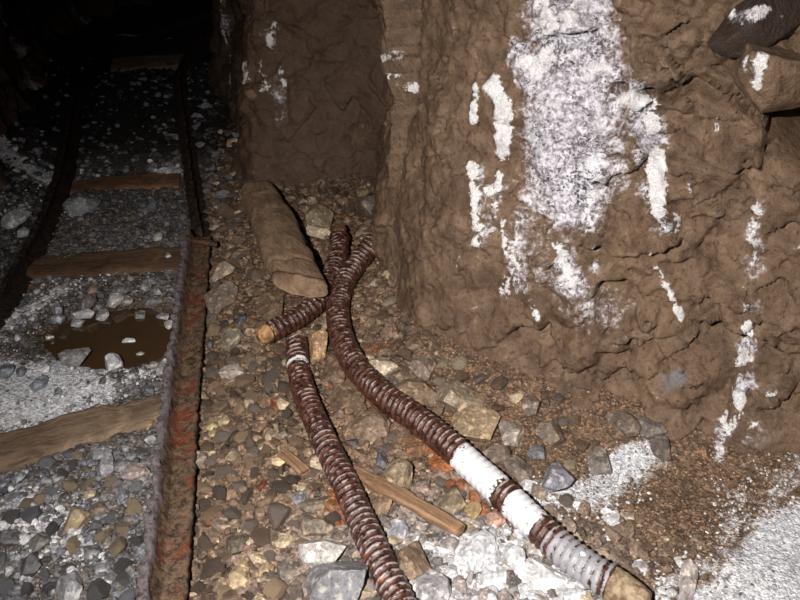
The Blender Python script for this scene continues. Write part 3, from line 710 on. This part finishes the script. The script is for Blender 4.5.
H(541,578,56,38,(.66,.65,.67),'large pale grey flat slab against the lowest part of the long hose','slab','rock_slab',flat=.4,rz=-.1,seed=22,sub=5)
H(436,590,46,40,(.36,.355,.37),'pale speckled grey stone at the bottom edge right of the middle hose',flat=.7,rz=.3,seed=23,sub=5)
H(492,578,34,30,'white','white stone between the large whitish stone and the pale flat slab',flat=.6,seed=24)
H(517,556,28,30,'white','lumpy chalk-white stone touching the long hose',flat=.9,seed=25)
H(514,541,9,9,'cream','small round cream pebble beside the white-crusted hose','pebble','pebble',flat=.9,seed=26)
H(536,548,30,22,(.42,.38,.36),'pinkish grey stone tucked under the long hose beside the chalk-white stone',flat=.6,seed=27)
H(570,594,30,20,'white','white stone at the bottom edge under the long hose',flat=.8,seed=28)
H(442,550,18,13,(.60,.58,.60),'small white stone between the lath end and the brown block',flat=.9,seed=29)
H(443,566,10,14,(.55,.54,.56),'small white chip below the white stone at the lath end','stone chip','stone_chip',flat=.7,seed=30)
H(408,560,50,44,'mud','big brown mud-coated block right of the middle hose','rock','rock_block',flat=.7,rz=-.15,seed=31,sub=5)
H(398,533,30,26,(.33,.33,.37),'bluish pale stone under the lath',flat=.5,seed=32)
H(378,503,34,44,'mud','brown mud-coated slab between the middle hose and the lath','slab','rock_slab',flat=.35,rz=.1,seed=33)
H(400,478,34,36,(.28,.215,.145),'speckled tan stone touching the lath from behind',flat=.85,seed=34,sub=5)
H(381,461,17,19,(.10,.10,.115),'small dark blue-grey stone behind the lath end',flat=.9,rz=.5,seed=35)
H(367,428,46,34,'mud','flat brown slab between the two long hoses, farthest of them','slab','rock_slab',flat=.5,seed=36)
H(354,443,18,12,(.085,.075,.075),'small black-brown stone right of the middle hose',flat=.6,seed=37)
H(418,447,44,34,(.25,.135,.080),'grey-brown slab with an orange-stained edge under the long hose','slab','rock_slab',flat=.35,rz=-.6,seed=38)
H(440,463,34,24,(.33,.125,.050),'orange-stained slab close under the long hose, above the lath end','slab','rock_slab',flat=.35,rz=-.5,seed=39)
H(452,505,36,30,(.24,.19,.13),'brown stone below the first white crust of the long hose',flat=.6,seed=40)
H(474,512,22,20,(.34,.24,.12),'golden brown stone under the long hose',flat=.8,seed=41)
H(455,515,22,14,(.19,.175,.18),'small grey stone just above the lath end',flat=.7,seed=42)
H(493,520,26,18,(.36,.22,.16),'reddish stone beneath the long hose between its white crusts',flat=.6,seed=43)
H(335,372,28,34,(.18,.125,.085),'brown stone between the upright tan stone and the long hose',flat=.4,seed=44)
H(344,398,40,40,'brown','brown flat stone between the tops of the two long hoses',flat=.3,seed=45)
H(553,434,32,26,(.17,.125,.085),'angular brown stone on the slope above the blue-grey stone',flat=.8,rz=.4,seed=46,sub=5)
H(532,404,26,24,(.24,.19,.16),'grey stone with a cream corner on the slope right of the tan wedge',flat=.8,seed=47)
H(512,432,28,24,(.36,.31,.27),'pale mottled stone right of the tan wedge stone',flat=.7,seed=48)
H(500,457,36,26,(.23,.18,.145),'grey-brown stone right above the first white crust of the hose',flat=.6,seed=49)
H(520,470,34,24,(.21,.17,.14),'dark grey-brown stone right of the hose crust, left of the blue-grey stone',flat=.6,seed=50)
H(537,452,22,16,(.17,.17,.19),'small slate-grey stone between brown angular stone and hose',flat=.6,seed=51)
H(538,492,18,14,(.29,.24,.185),'small tan stone against the second white crust of the hose',flat=.8,seed=52)
H(600,462,26,30,(.21,.185,.165),'grey stone at the top of the white-dusted slope',flat=.6,seed=53)
H(662,450,26,26,(.18,.155,.135),'dark grey stone set in the slope under the rock face',flat=.7,seed=54)
H(655,428,34,22,(.165,.14,.122),'dark stone ledge poking from the slope below the rock face',flat=.6,seed=55)
H(624,420,30,30,(.19,.15,.12),'brownish grey stone at the foot of the rock face',flat=.5,seed=56)
H(627,516,15,9,(.44,.37,.30),'small pale tan chip on the sandy slope, uppermost of its cluster','stone chip','stone_chip',flat=.5,seed=57)
H(639,567,20,13,(.46,.44,.46),'pale grey stone on the slope above the hose stub',flat=.7,seed=58)
H(606,538,12,8,(.60,.58,.56),'small white chip above the grey part of the long hose','stone chip','stone_chip',flat=.7,seed=59)
H(665,526+12,8,7,'cream','tiny tan pebble on the sandy slope','pebble','pebble',flat=.8,seed=60)
H(633,543,9,8,(.48,.44,.42),'tiny pale pebble on the sandy slope above the pale grey stone','pebble','pebble',flat=.8,seed=61)
H(687,583,18,52,(.50,.45,.44),'pale streaked upright stone in the bottom right corner, left of the white crust','rock','rock_block',flat=.9,rz=-.45,seed=62,sub=5)
# left track side
H(77,518,31,25,(.32,.25,.155),'round tan stone on the grey rubble in front of the nearest sleeper',flat=.9,seed=70,sub=5)
H(99,508,20,18,(.15,.12,.10),'dark brown stone touching the round tan stone',flat=.9,seed=71)
H(105,465,22,21,(.27,.27,.29),'rounded light grey stone just in front of the nearest sleeper',flat=.9,seed=72,sub=5)
H(124,495,17,18,(.24,.245,.27),'blue-grey stone next to the thick rail',flat=.9,seed=73)
H(139,472,30,20,(.34,.28,.26),'flat pinkish-grey stone between nearest sleeper and rail',flat=.5,seed=74)
H(121,466,26,16,(.17,.165,.175),'dark grey flat stone between the light grey stone and the pinkish one',flat=.5,seed=75)
H(100,455,24,14,(.21,.215,.235),'grey stone touching the front edge of the nearest sleeper',flat=.6,seed=76)
H(126,448,12,9,(.31,.31,.32),'small pale grey stone at the front edge of the sleeper',flat=.8,seed=77)
H(133,456,14,11,(.22,.23,.26),'small bluish stone by the front edge of the sleeper',flat=.8,seed=78)
H(40,542,26,20,(.16,.15,.145),'brown-grey stone in the left rubble',flat=.8,seed=79)
H(31,563,24,26,(.075,.075,.08),'black stone near the lower left corner',flat=.9,seed=80)
H(8,540,26,22,(.12,.12,.125),'dark stone at the left edge',flat=.8,seed=81)
H(70,590,34,34,(.27,.275,.29),'light grey stone at the bottom edge left of the rail',flat=.7,seed=82)
H(92,552,22,18,(.17,.17,.18),'dark grey stone behind the bottom light grey one',flat=.7,seed=83)
H(101,569,18,14,(.30,.30,.32),'small light grey stone with a tan base near the rail bottom',flat=.8,seed=84)
H(90,494,15,11,(.40,.34,.25),'small cream stone behind the dark brown stone','stone','rubble_stone',flat=.7,seed=85)
H(44,480,18,12,(.25,.26,.29),'bluish stone left of the round tan stone, near the sleeper',flat=.7,seed=86)
H(20,477,18,12,(.22,.23,.25),'blue-grey stone by the left edge in front of the sleeper',flat=.7,seed=87)
H(4,484,12,18,(.21,.23,.27),'blue stone cut by the left edge in front of the sleeper',flat=.7,seed=88)
H(15,498,22,12,(.20,.21,.24),'flat blue-grey stone at left above the whitish dust',flat=.6,seed=89)
H(150,430-6,12,13,(.40,.28,.17),'small tan stone between the sleeper end and the rail',flat=.8,seed=90)
# puddle side
H(38,384,17,18,(.25,.27,.33),'blue-grey angular stone standing in the white mud',flat=1.0,seed=100,sub=5)
H(5,370,18,15,(.20,.22,.26),'blue-grey stone at the left edge in the white mud',flat=.9,seed=101)
H(22,371,12,10,(.15,.16,.19),'small dark grey stone in the white mud',flat=.9,seed=102)
H(112,365,21,16,(.46,.48,.50),'pale pyramid-shaped stone at the near edge of the puddle',flat=1.1,seed=103,planes=7,dmin=.4)
H(77,360,38,18,(.27,.265,.27),'broad grey stone at the near left edge of the puddle',flat=.6,seed=104,dz=.014)
H(88,306,19,17,(.22,.20,.195),'rounded mottled stone in the middle of the puddle, farthest of its cluster',flat=1.0,seed=105,dz=.014)
H(86,317,26,10,(.31,.32,.34),'flat pale stone just in front of the rounded mottled one in the puddle',flat=.7,seed=106,dz=.014)
H(79,326,17,8,(.38,.39,.41),'flat light grey stone in the puddle, nearest of its cluster',flat=.7,seed=107,dz=.014)
H(61,322,17,10,(.32,.34,.38),'bluish flat stone at the left of the puddle',flat=.8,seed=108,dz=.014)
H(60,312,15,12,(.25,.26,.29),'blue-grey stone behind the bluish flat stone in the puddle',flat=.9,seed=109,dz=.014)
H(116,304,17,11,(.58,.56,.55),'white-capped stone at the far side of the puddle',flat=.8,seed=110,dz=.014)
H(120,291,19,12,(.17,.175,.185),'smooth dark grey stone at the far edge of the puddle',flat=.7,seed=111)
H(93,289,12,12,(.24,.185,.15),'brownish stone in front of the second sleeper',flat=.8,seed=112)
H(130,344,15,6,(.62,.61,.60),'small white stone alone in the open water',flat=.8,seed=113,dz=.014)
H(162,320,16,7,(.33,.33,.34),'flat grey stone in the puddle near the rail',flat=.7,seed=114,dz=.014)
H(169,326,11,9,(.50,.50,.50),'pale stone at the puddle edge right beside the rail',flat=.8,seed=115)
H(153,301,20,9,(.22,.215,.215),'flat dark grey stone at the far right of the puddle',flat=.7,seed=116)
H(158,291,12,9,(.28,.28,.285),'grey stone between the second sleeper and the rail by the puddle',flat=.7,seed=117)
H(170,348,9,5,(.60,.58,.56),'tiny white chip at the rail side of the puddle','stone chip','stone_chip',flat=.8,seed=118)
H(49,337,10,4,(.55,.56,.58),'tiny white chip at the left side of the puddle','stone chip','stone_chip',flat=.8,seed=119)
H(164,368,19,15,(.38,.37,.365),'pale stone by the rail at the near right of the puddle',flat=.8,seed=120)
H(71,336+2,8,6,(.35,.32,.29),'tiny grey pebble left in the open water','pebble','pebble',flat=.8,seed=121)
H(104,318,15,8,(.30,.30,.31),'flat grey stone right of the flat pale one in the puddle cluster',flat=.7,seed=172,dz=.012)
H(99,309,9,8,(.24,.23,.23),'small grey stone between the rounded mottled and the white-capped stone','stone','rubble_stone',flat=.9,seed=173,dz=.012)
H(127,305,14,8,(.25,.245,.24),'low grey stone just right of the white-capped stone',flat=.7,seed=174,dz=.012)
H(141,318,12,7,(.20,.20,.20),'small dark stone in the right half of the puddle',flat=.8,seed=175,dz=.012)
H(144,287,12,8,(.30,.29,.28),'small pale grey stone in front of the second sleeper',flat=.8,seed=176)
H(141,357,10,5,(.36,.34,.32),'tiny pale stone at the near right of the open water','pebble','pebble',flat=.9,seed=177,dz=.012)
# beyond the second sleeper
H(158,238,11,7,(.45,.44,.42),'small pale stone just beyond the second sleeper',flat=.8,seed=130)
H(168,256,13,6,(.38,.39,.40),'small pale grey stone lying on the second sleeper',flat=.7,seed=131)
H(17,219,20,18,(.45,.46,.49),'pale white stone left of the dark left-hand rail',flat=.9,seed=132)
H(23,232,13,9,(.42,.43,.46),'small pale stone in front of the pale white one by the left rail',flat=.8,seed=133)
H(80,206,32,18,(.20,.205,.22),'grey stone beside the left rail beyond the second sleeper',flat=.7,seed=134)
H(215,231-4,13,8,(.32,.28,.26),'pinkish stone right of the rail joint',flat=.7,seed=135)
H(226,269,24,22,(.31,.25,.185),'round tan stone beside the upper end of the thick rail',flat=.8,seed=136,sub=5)
H(221,300,34,28,(.24,.19,.15),'broad brown stone beside the rail, below the round tan one','rock',flat=.7,seed=137,sub=5)
H(241,318,12,17,(.10,.105,.13),'dark blue-grey stone right of the broad brown one',flat=.9,seed=138)
H(230,341,28,18,(.30,.26,.20),'pale tan stone left of the broken hose end',flat=.8,seed=139,sub=5)
H(272,305,34,50,(.21,.145,.095),'flat brown slab under the near end of the log','slab','rock_slab',flat=.35,rz=.15,seed=140,sub=5)
H(209,343,10,10,(.10,.10,.11),'small dark stone between the pale tan stone and the rail',flat=.8,seed=141)
H(318,216,34,22,(.26,.205,.135),'tan stone right of the log, behind the smooth hose tip',flat=.9,seed=142,sub=5)
H(318,232,34,12,(.38,.30,.20),'flat light tan stone between the log and the smooth hose tip',flat=.7,seed=143)
H(372,208,24,20,(.21,.175,.145),'brown stone against the rock corner, above the long hose',flat=.9,seed=144,sub=5)
H(361,232,6,13,(.42,.34,.25),'narrow pale tan chip standing between the two upper hoses','stone chip','stone_chip',flat=.9,rz=-.4,seed=145)
H(340,252,0.1+24,16,(.14,.11,.085),'dark brown stone under the smooth hose tip',flat=.5,seed=146) if False else None
H(275,400+6,13,20,(.23,.095,.050),'reddish brown stone left of the middle hose',flat=.8,seed=150)
H(283,404,20,17,(.46,.36,.25),'cream and tan stone left of the middle hose, beside the reddish brown stone',flat=.7,seed=151)
H(277,461,16,14,(.60,.46,.28),'bright cream stone above the wood splinter',flat=.9,seed=152)
H(262,485,9,22,(.17,.055,.030),'thin rust-red fragment in the brown rubble','fragment','rusty_fragment',flat=.7,rz=-.4,seed=153)
H(298,500,26,13,(.23,.235,.26),'blue-grey slab-like stone left of the middle hose, above the white-topped rock',flat=.6,rz=.15,seed=154)
H(302,489,16,6,(.50,.44,.33),'narrow cream stone behind the blue-grey slab-like one',flat=.8,seed=155)
H(314,505,42,14,(.17,.135,.10),'long brown wedge stone leading up to the middle hose',flat=.6,rz=.35,seed=156)
H(236,546,32,22,(.13,.105,.08),'dark brown smooth stone in the lower brown rubble',flat=.7,rz=.25,seed=157,sub=5)
H(222,526,24,16,(.25,.19,.145),'pinkish brown angular stone behind the dark smooth one',flat=.8,seed=158)
H(245,562,14,11,(.30,.23,.15),'small tan stone touching the dark smooth one',flat=.9,seed=159)
H(242,578,26,26,(.40,.31,.19),'rough yellow-tan stone at the bottom, right of the rail',flat=.7,seed=160)
H(288,570,30,34,(.185,.155,.135),'grey-brown stone left of the big grey bottom block',flat=.7,seed=161)
H(265,570,20,18,(.37,.28,.17),'tan-speckled stone between the yellow-tan and the grey-brown stone',flat=.8,seed=162)
H(283,541,22,18,(.50,.42,.29),'cream crystalline stone left of the white-topped rock',flat=.8,seed=163)
H(318,528,32,26,(.22,.18,.14),'brown stone behind the white-topped rock, against the middle hose',flat=.7,seed=164)
H(212,425,13,13,(.45,.36,.22),'yellow-cream stone beside the thick rail',flat=.8,seed=165)
H(224,421,12,14,(.46,.37,.23),'yellow-cream stone, second from the thick rail',flat=.8,seed=166)
H(213,434,14,8,(.44,.34,.22),'low tan stone in front of the yellow-cream pair',flat=.8,seed=167)
H(196,462,22,16,(.30,.25,.21),'pinkish grey stone overlapping the foot of the thick rail',flat=.8,seed=168,dz=.01)
H(269,436,18,16,(.32,.25,.17),'tan stone above the bright cream one',flat=.8,seed=169)
H(232,372,28,15,(.29,.25,.22),'pale pinkish stone in the middle of the brown rubble below the broken hose end',flat=.7,seed=170)
H(283,434,20,12,(.17,.14,.11),'olive-brown rounded stone right of the tan stone',flat=.8,seed=171)

# rock lumps at the wall
def wallrock(px, py, w, h, push, col, label, seed, rot, flat=.8, ws=(), gy=0., dk=0., tc=(1, 1, 1)):
    q = wall_at2(px, py); zc = depth(q); rx = w*zc/F_PX/2; rz = h*zc/F_PX/2
    Vr, Fr = rock_verts(5, seed, 12, .55, .06); Vr = Vr*np.array([rx, flat*min(rx, rz), rz])
    d = ray(px, py); d /= np.linalg.norm(d)
    Vr = Vr@np.array(Euler(rot).to_matrix()).T; Wd = Vr+(q+d*push); bx, by, bz = PX(Wd)
    def at_(a, b):
        k = (bx-a)**2+(by-b)**2; c = np.where(k < 60)[0]
        return Wd[c[np.argmin(bz[c])]] if len(c) else Wd[np.argmin(k)]
    at = dict(white=apply_strokes(Wd, ws, at_, .6) if ws else np.zeros(len(Wd)), grey=np.full(len(Wd), gy), dark=np.full(len(Wd), dk)); at['crust'] = at['white']*1.1
    o = link('boulder', mesh_np('boulder', Vr, Fr, M['wall'], True, at), None, tuple(q+d*push), tc)
    tag(o, label, 'boulder'); return o
dg = bpy.context.evaluated_depsgraph_get()
def wall_at2(px, py):
    d = Vector(ray(px, py)).normalized()
    ok, p, n, i, ob, m_ = SC.ray_cast(bpy.context.evaluated_depsgraph_get(), Vector((0, 0, CAM_H)), d)
    return np.array(p)
bpy.context.view_layer.update()
wallrock(778, 76, 118, 76, -.07, (.20, .145, .105), 'rounded brown-grey boulder jutting from the rock face over a black hollow, upper right', 201, (.2, .35, .1), ws=[([(758,48),(756,70),(754,92)], 6, .75), ([(738,60),(748,90)], 7, .5)], gy=.35)
wallrock(768, 18, 125, 70, -.02, (.075, .062, .060), 'dark wet boulder at the top right, above the brown-grey one', 202, (.1, -.3, .2), ws=[([(728,12),(745,16),(768,18)], 8, .62)], dk=1., tc=(.40, .42, .46))
wallrock(253, 92, 22, 22, .03, (.05, .045, .042), 'dark rounded boulder at the foot of the far rock wall', 203, (0, .2, .1), 1.0)

# ------------------------------------------------------------------ countable rubble: up to 300 more stones, by region
OB = [(np.vstack([np.linspace(np.array(q[1][k]), np.array(q[1][k+1]), 12) for k in range(len(q[1])-1)]), .085, .6) for q in SLP]
OB += [(Q[::4], .052, .8) for Q in RAILQ]+[(Q[::8], R, .5) for Q, R in HOSEQ]+[(np.linspace(lg0, lg1, 30), .07, 0)]
def obstacle(x, y, r):
    return any(ptdist(x, y, Q) < w_+r*k for Q, w_, k in OB)
def pick(cols): return cols[random.randrange(len(cols))]
REG = [
 ('rail', [(192,300),(262,350),(284,350),(296,395),(330,470),(356,540),(372,600),(186,600)], 86, (.021,.040), 'in the brown rubble between thick rail and middle hose',
   dict(tan=[(.35,.25,.165)], brown=[(.21,.145,.098),(.25,.17,.115),(.18,.125,.088)], grey=[(.23,.185,.155)], dark=[(.115,.084,.064)])),
 ('head', [(208,200),(240,196),(262,280),(262,328),(212,300),(208,250)], 16, (.022,.040), 'in the shaded rubble between log and rail',
   dict(brown=[(.19,.130,.085)], grey=[(.20,.165,.140)])),
 ('far', [(200,110),(268,160),(262,185),(230,190),(200,230)], 20, (.022,.038), 'in the dim bluish rubble beyond the log',
   dict(blue=[(.31,.32,.36),(.24,.25,.29)], dark=[(.11,.11,.12)])),
 ('left', [(0,470),(150,440),(146,520),(136,600),(0,600)], 34, (.018,.030), 'in the grey rubble in front of the nearest sleeper',
   dict(blue=[(.20,.21,.235),(.24,.25,.27)], dark=[(.11,.105,.105)], tan=[(.30,.24,.16)])),
 ('between', [(345,400),(480,480),(520,540),(470,540),(340,460)], 9, (.016,.026), 'between the middle hose and the long hose',
   dict(brown=[(.22,.155,.105)], grey=[(.24,.195,.165)])),
 ('slope', [(392,300),(440,350),(560,400),(600,440),(560,520),(480,440),(370,330)], 20, (.018,.032), 'on the slope right of the long hose',
   dict(brown=[(.21,.145,.098)], grey=[(.22,.18,.152)], cream=[(.46,.38,.27)])),
 ('white', [(420,600),(450,560),(560,570),(600,600)], 5, (.012,.022), 'in the white-dusted rubble at the bottom edge',
   dict(white=[(.62,.61,.63)], grey=[(.40,.40,.42)])),
 ('corner', [(300,190),(384,190),(380,238),(350,250),(345,210),(320,205)], 8, (.018,.034), 'in the hollow behind the rock corner',
   dict(brown=[(.17,.125,.08)], tan=[(.30,.22,.13)])),
]
def inside(px, py, poly):
    c = False; j = len(poly)-1
    for i in range(len(poly)):
        xi, yi = poly[i]; xj, yj = poly[j]
        if (yi > py) != (yj > py) and px < (xj-xi)*(py-yi)/(yj-yi)+xi: c = not c
        j = i
    return c
WORD = dict(tan='tan', brown='brown', grey='grey', dark='dark', blue='blue-grey', cream='cream', white='white')
total = 0
for key, poly, cnt, (ra, rb), where, pal in REG:
    xs_ = [p[0] for p in poly]; ys_ = [p[1] for p in poly]; n = 0; tries = 0
    while n < cnt and tries < cnt*60 and total < 298:
        tries += 1
        px, py = random.uniform(min(xs_), max(xs_)), random.uniform(min(ys_), max(ys_))
        if not inside(px, py, poly): continue
        r = ra+(rb-ra)*(random.random()**(1.2+tries/cnt*.10)); p = G(px, py)
        A_ = np.array(PLACED)
        if (((A_[:, 0]-p[0])**2+(A_[:, 1]-p[1])**2) < (A_[:, 2]*.88+r*.80)**2).any() or obstacle(p[0], p[1], r): continue
        ck = pick(list(pal)); col = pick(pal[ck]); k = random.uniform(.82, 1.2)
        o = link('rubble_stone', ROCKM[random.randrange(26)], None, (p[0], p[1], p[2]+r*random.uniform(.05, .35)), tuple(min(.8, c*k*.88) for c in col))
        o.scale = (r*random.uniform(.85, 1.3), r*random.uniform(.75, 1.1), r*random.uniform(.5, .8)); o.rotation_euler = (random.uniform(-.3, .3), random.uniform(-.3, .3), random.uniform(0, 6.28))
        big = 'larger' if r > ra+(rb-ra)*.42 else 'small'
        tag(o, f'{big} {WORD[ck]} angular stone {where}', 'stone', f'{big} {WORD[ck]} stones {where}')
        PLACED.append((p[0], p[1], r)); n += 1; total += 1
print('individual rubble stones', total)

# ------------------------------------------------------------------ gravel and grit nobody could count
PV = []
for i in range(14):
    Vr, Fr = rock_verts(2, 500+i, 8, .40); PV.append((Vr, Fr))
RV = [rock_verts(3, 700+i, 15+i % 4, .36, .03) for i in range(12)]
GV = []
for i in range(14):
    Vr, Fr = ICO[1]; Vr = Vr*(1+.35*fbm(Vr*2+i*3, 2, i))[:, None]; GV.append((Vr, Fr))
def scatter(name, n, box, rfun, variants, label, weight, tintfun, sinkf=.2):
    px = rng.uniform(box[0], box[2], n); py = rng.uniform(box[1], box[3], n)
    x = np.empty(n); y = np.empty(n)
    a = (px-400)/F_PX; b = -(py-300)/F_PX; dy = cT+b*sT; dz = -sT+b*cT; z = np.zeros(n)
    for _ in range(3):
        t = (z-CAM_H)/dz; x = a*t; y = dy*t; z = ground(x, y)
    r = rfun(x, y, n)
    keep = weight(x, y) > rng.uniform(0, 1, n)
    P2 = np.stack([x, y], 1)
    for q in SLP: keep &= segdist(P2, np.array(q[1])[:, :2]) > .088
    for Q in RAILQ: keep &= segdist(P2, Q[::10, :2]) > .047
    for Q, R in HOSEQ: keep &= segdist(P2, Q[::30, :2]) > R*.75
    keep &= segdist(P2, np.array([lg0[:2], lg1[:2]])) > .05
    for hx, hy, hr in PLACED: keep &= (x-hx)**2+(y-hy)**2 > (hr*.82)**2
    x, y, z, r = x[keep], y[keep], z[keep], r[keep]; n = len(x)
    tint = tintfun(x, y)
    VV = []; FF = []; CC = []; off = 0; var = rng.integers(0, len(variants), n)
    for k, (Vr, Fr) in enumerate(variants):
        idx = np.where(var == k)[0]; m = len(idx)
        if m == 0: continue
        s = np.stack([rng.uniform(.8, 1.35, m), rng.uniform(.7, 1.1, m), rng.uniform(.45, .85, m)], 1)*r[idx][:, None]
        W = Vr[None]*s[:, None, :]; th = rng.uniform(0, 6.28, m); c, s_ = np.cos(th), np.sin(th)
        tl = rng.normal(0, .3, m); W = np.stack([W[..., 0], W[..., 1]*np.cos(tl)[:, None]-W[..., 2]*np.sin(tl)[:, None], W[..., 1]*np.sin(tl)[:, None]+W[..., 2]*np.cos(tl)[:, None]], -1)
        W = np.stack([W[..., 0]*c[:, None]-W[..., 1]*s_[:, None], W[..., 0]*s_[:, None]+W[..., 1]*c[:, None], W[..., 2]], -1)
        W += np.stack([x[idx], y[idx], z[idx]+r[idx]*sinkf+.004], 1)[:, None, :]
        VV.append(W.reshape(-1, 3)); FF.append((Fr[None]+(np.arange(m)*len(Vr))[:, None, None]+off).reshape(-1, 3)); off += m*len(Vr)
        CC.append(np.repeat(tint[idx], len(Vr), axis=0))
    o = link(name, mesh_np(name, np.vstack(VV), np.vstack(FF), M['gravel'], False, None, dict(tint=np.vstack(CC))))
    tag(o, label, name, None, 'stuff'); return o
def tint(x, y):
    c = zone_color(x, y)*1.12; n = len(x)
    k = rng.uniform(.40, 1.5, n); sl = siltzone(x, y); k = k*(1-sl*.8)+(.80+.2*k)*sl*.8; c = c*k[:, None]
    u = rng.uniform(0, 1, n); rx = -.50-.18*(y-1.15); tr = x < rx
    cream = (u > .915)&~tr; c[cream] = np.array([.46, .37, .255])*rng.uniform(.6, 1.1, cream.sum())[:, None]
    or_ = (u < .014)&~tr; c[or_] = np.array([.28, .12, .05])*rng.uniform(.6, 1.1, or_.sum())[:, None]
    bl = (u < .45)&tr; c[bl] = np.array([.165, .170, .195])*rng.uniform(.6, 1.3, bl.sum())[:, None]
    pl = (u > .90)&tr&(y < 2.6); c[pl] = np.array([.36, .36, .38])*rng.uniform(.6, 1.1, pl.sum())[:, None]
    P = np.stack([x, y, ground(x, y)], 1); wm0 = np.interp(np.clip((x+1.15)**2*2+(y-1.78)**2*8, 0, 2), [0, .6, 1.2], [.8, .5, 0])*(x < rx)
    rr_ = apply_strokes(P, FRUST, G, .8); ru = rng.uniform(0, 1, n) < np.clip((rr_-.35)*.8, 0, .5); c = np.where(ru[:, None], np.array([.26, .095, .040])*rng.uniform(.4, 1.3, n)[:, None], c)
    gg = apply_strokes(P, FWHITE, G, .85); wm = np.maximum(np.clip(gg*1.0, 0, .92), 0)
    wmask = (rng.uniform(0, 1, n) < wm)[:, None]; c = np.where(wmask, np.array([.72, .72, .75])*rng.uniform(.6, 1.1, n)[:, None], c)
    return np.clip(c, 0, .8)
def pudm(x, y): return np.sqrt(((x+.93)/.27)**2+((y-2.12)/.21)**2)
def wmud(x, y): return np.maximum(np.exp(-(((x+1.24)/.42)**2+((y-1.83)/.18)**2)**2), np.exp(-(((x-.88)/.20)**2+((y-1.12)/.12)**2)**2))
def wt_g(x, y):
    dr = segdist(np.stack([x, y], 1), RWC[::2]); silt = siltzone(x, y)
    return (1-.93*(pudm(x, y) < .95))*(1-.96*silt)*(1-.97*wmud(x, y))*(dr > .0)*(1-.35*(x < -.50-.18*(y-1.15)))
def wt_s(x, y):
    return (1-.96*(pudm(x, y) < 1.0))*(1-.8*wmud(x, y))
scatter('rubble', 3600, (150, 60, 640, 620), lambda x, y, n: rng.uniform(.011, .025, n)**1.0*(1+.5*sstep(2.4, 3.4, y)), RV, 'broken angular brown rubble filling the floor between the rail and the rock face', wt_g, tint, .15)
scatter('gravel', 14000, (-20, 60, 700, 620), lambda x, y, n: np.clip(rng.lognormal(math.log(.0090), .30, n), .005, .014)*(1+.45*sstep(2.4, 3.4, y)), PV, 'loose broken gravel covering the mine floor around the track and hoses', wt_g, tint)
scatter('grit', 40000, (-20, 180, 820, 620), lambda x, y, n: np.clip(rng.lognormal(math.log(.0042), .35, n), .002, .008)*(1-.40*siltzone(x, y)), GV, 'fine sandy grit strewn over the mine floor and the foot of the rock face', wt_s, tint, .1)
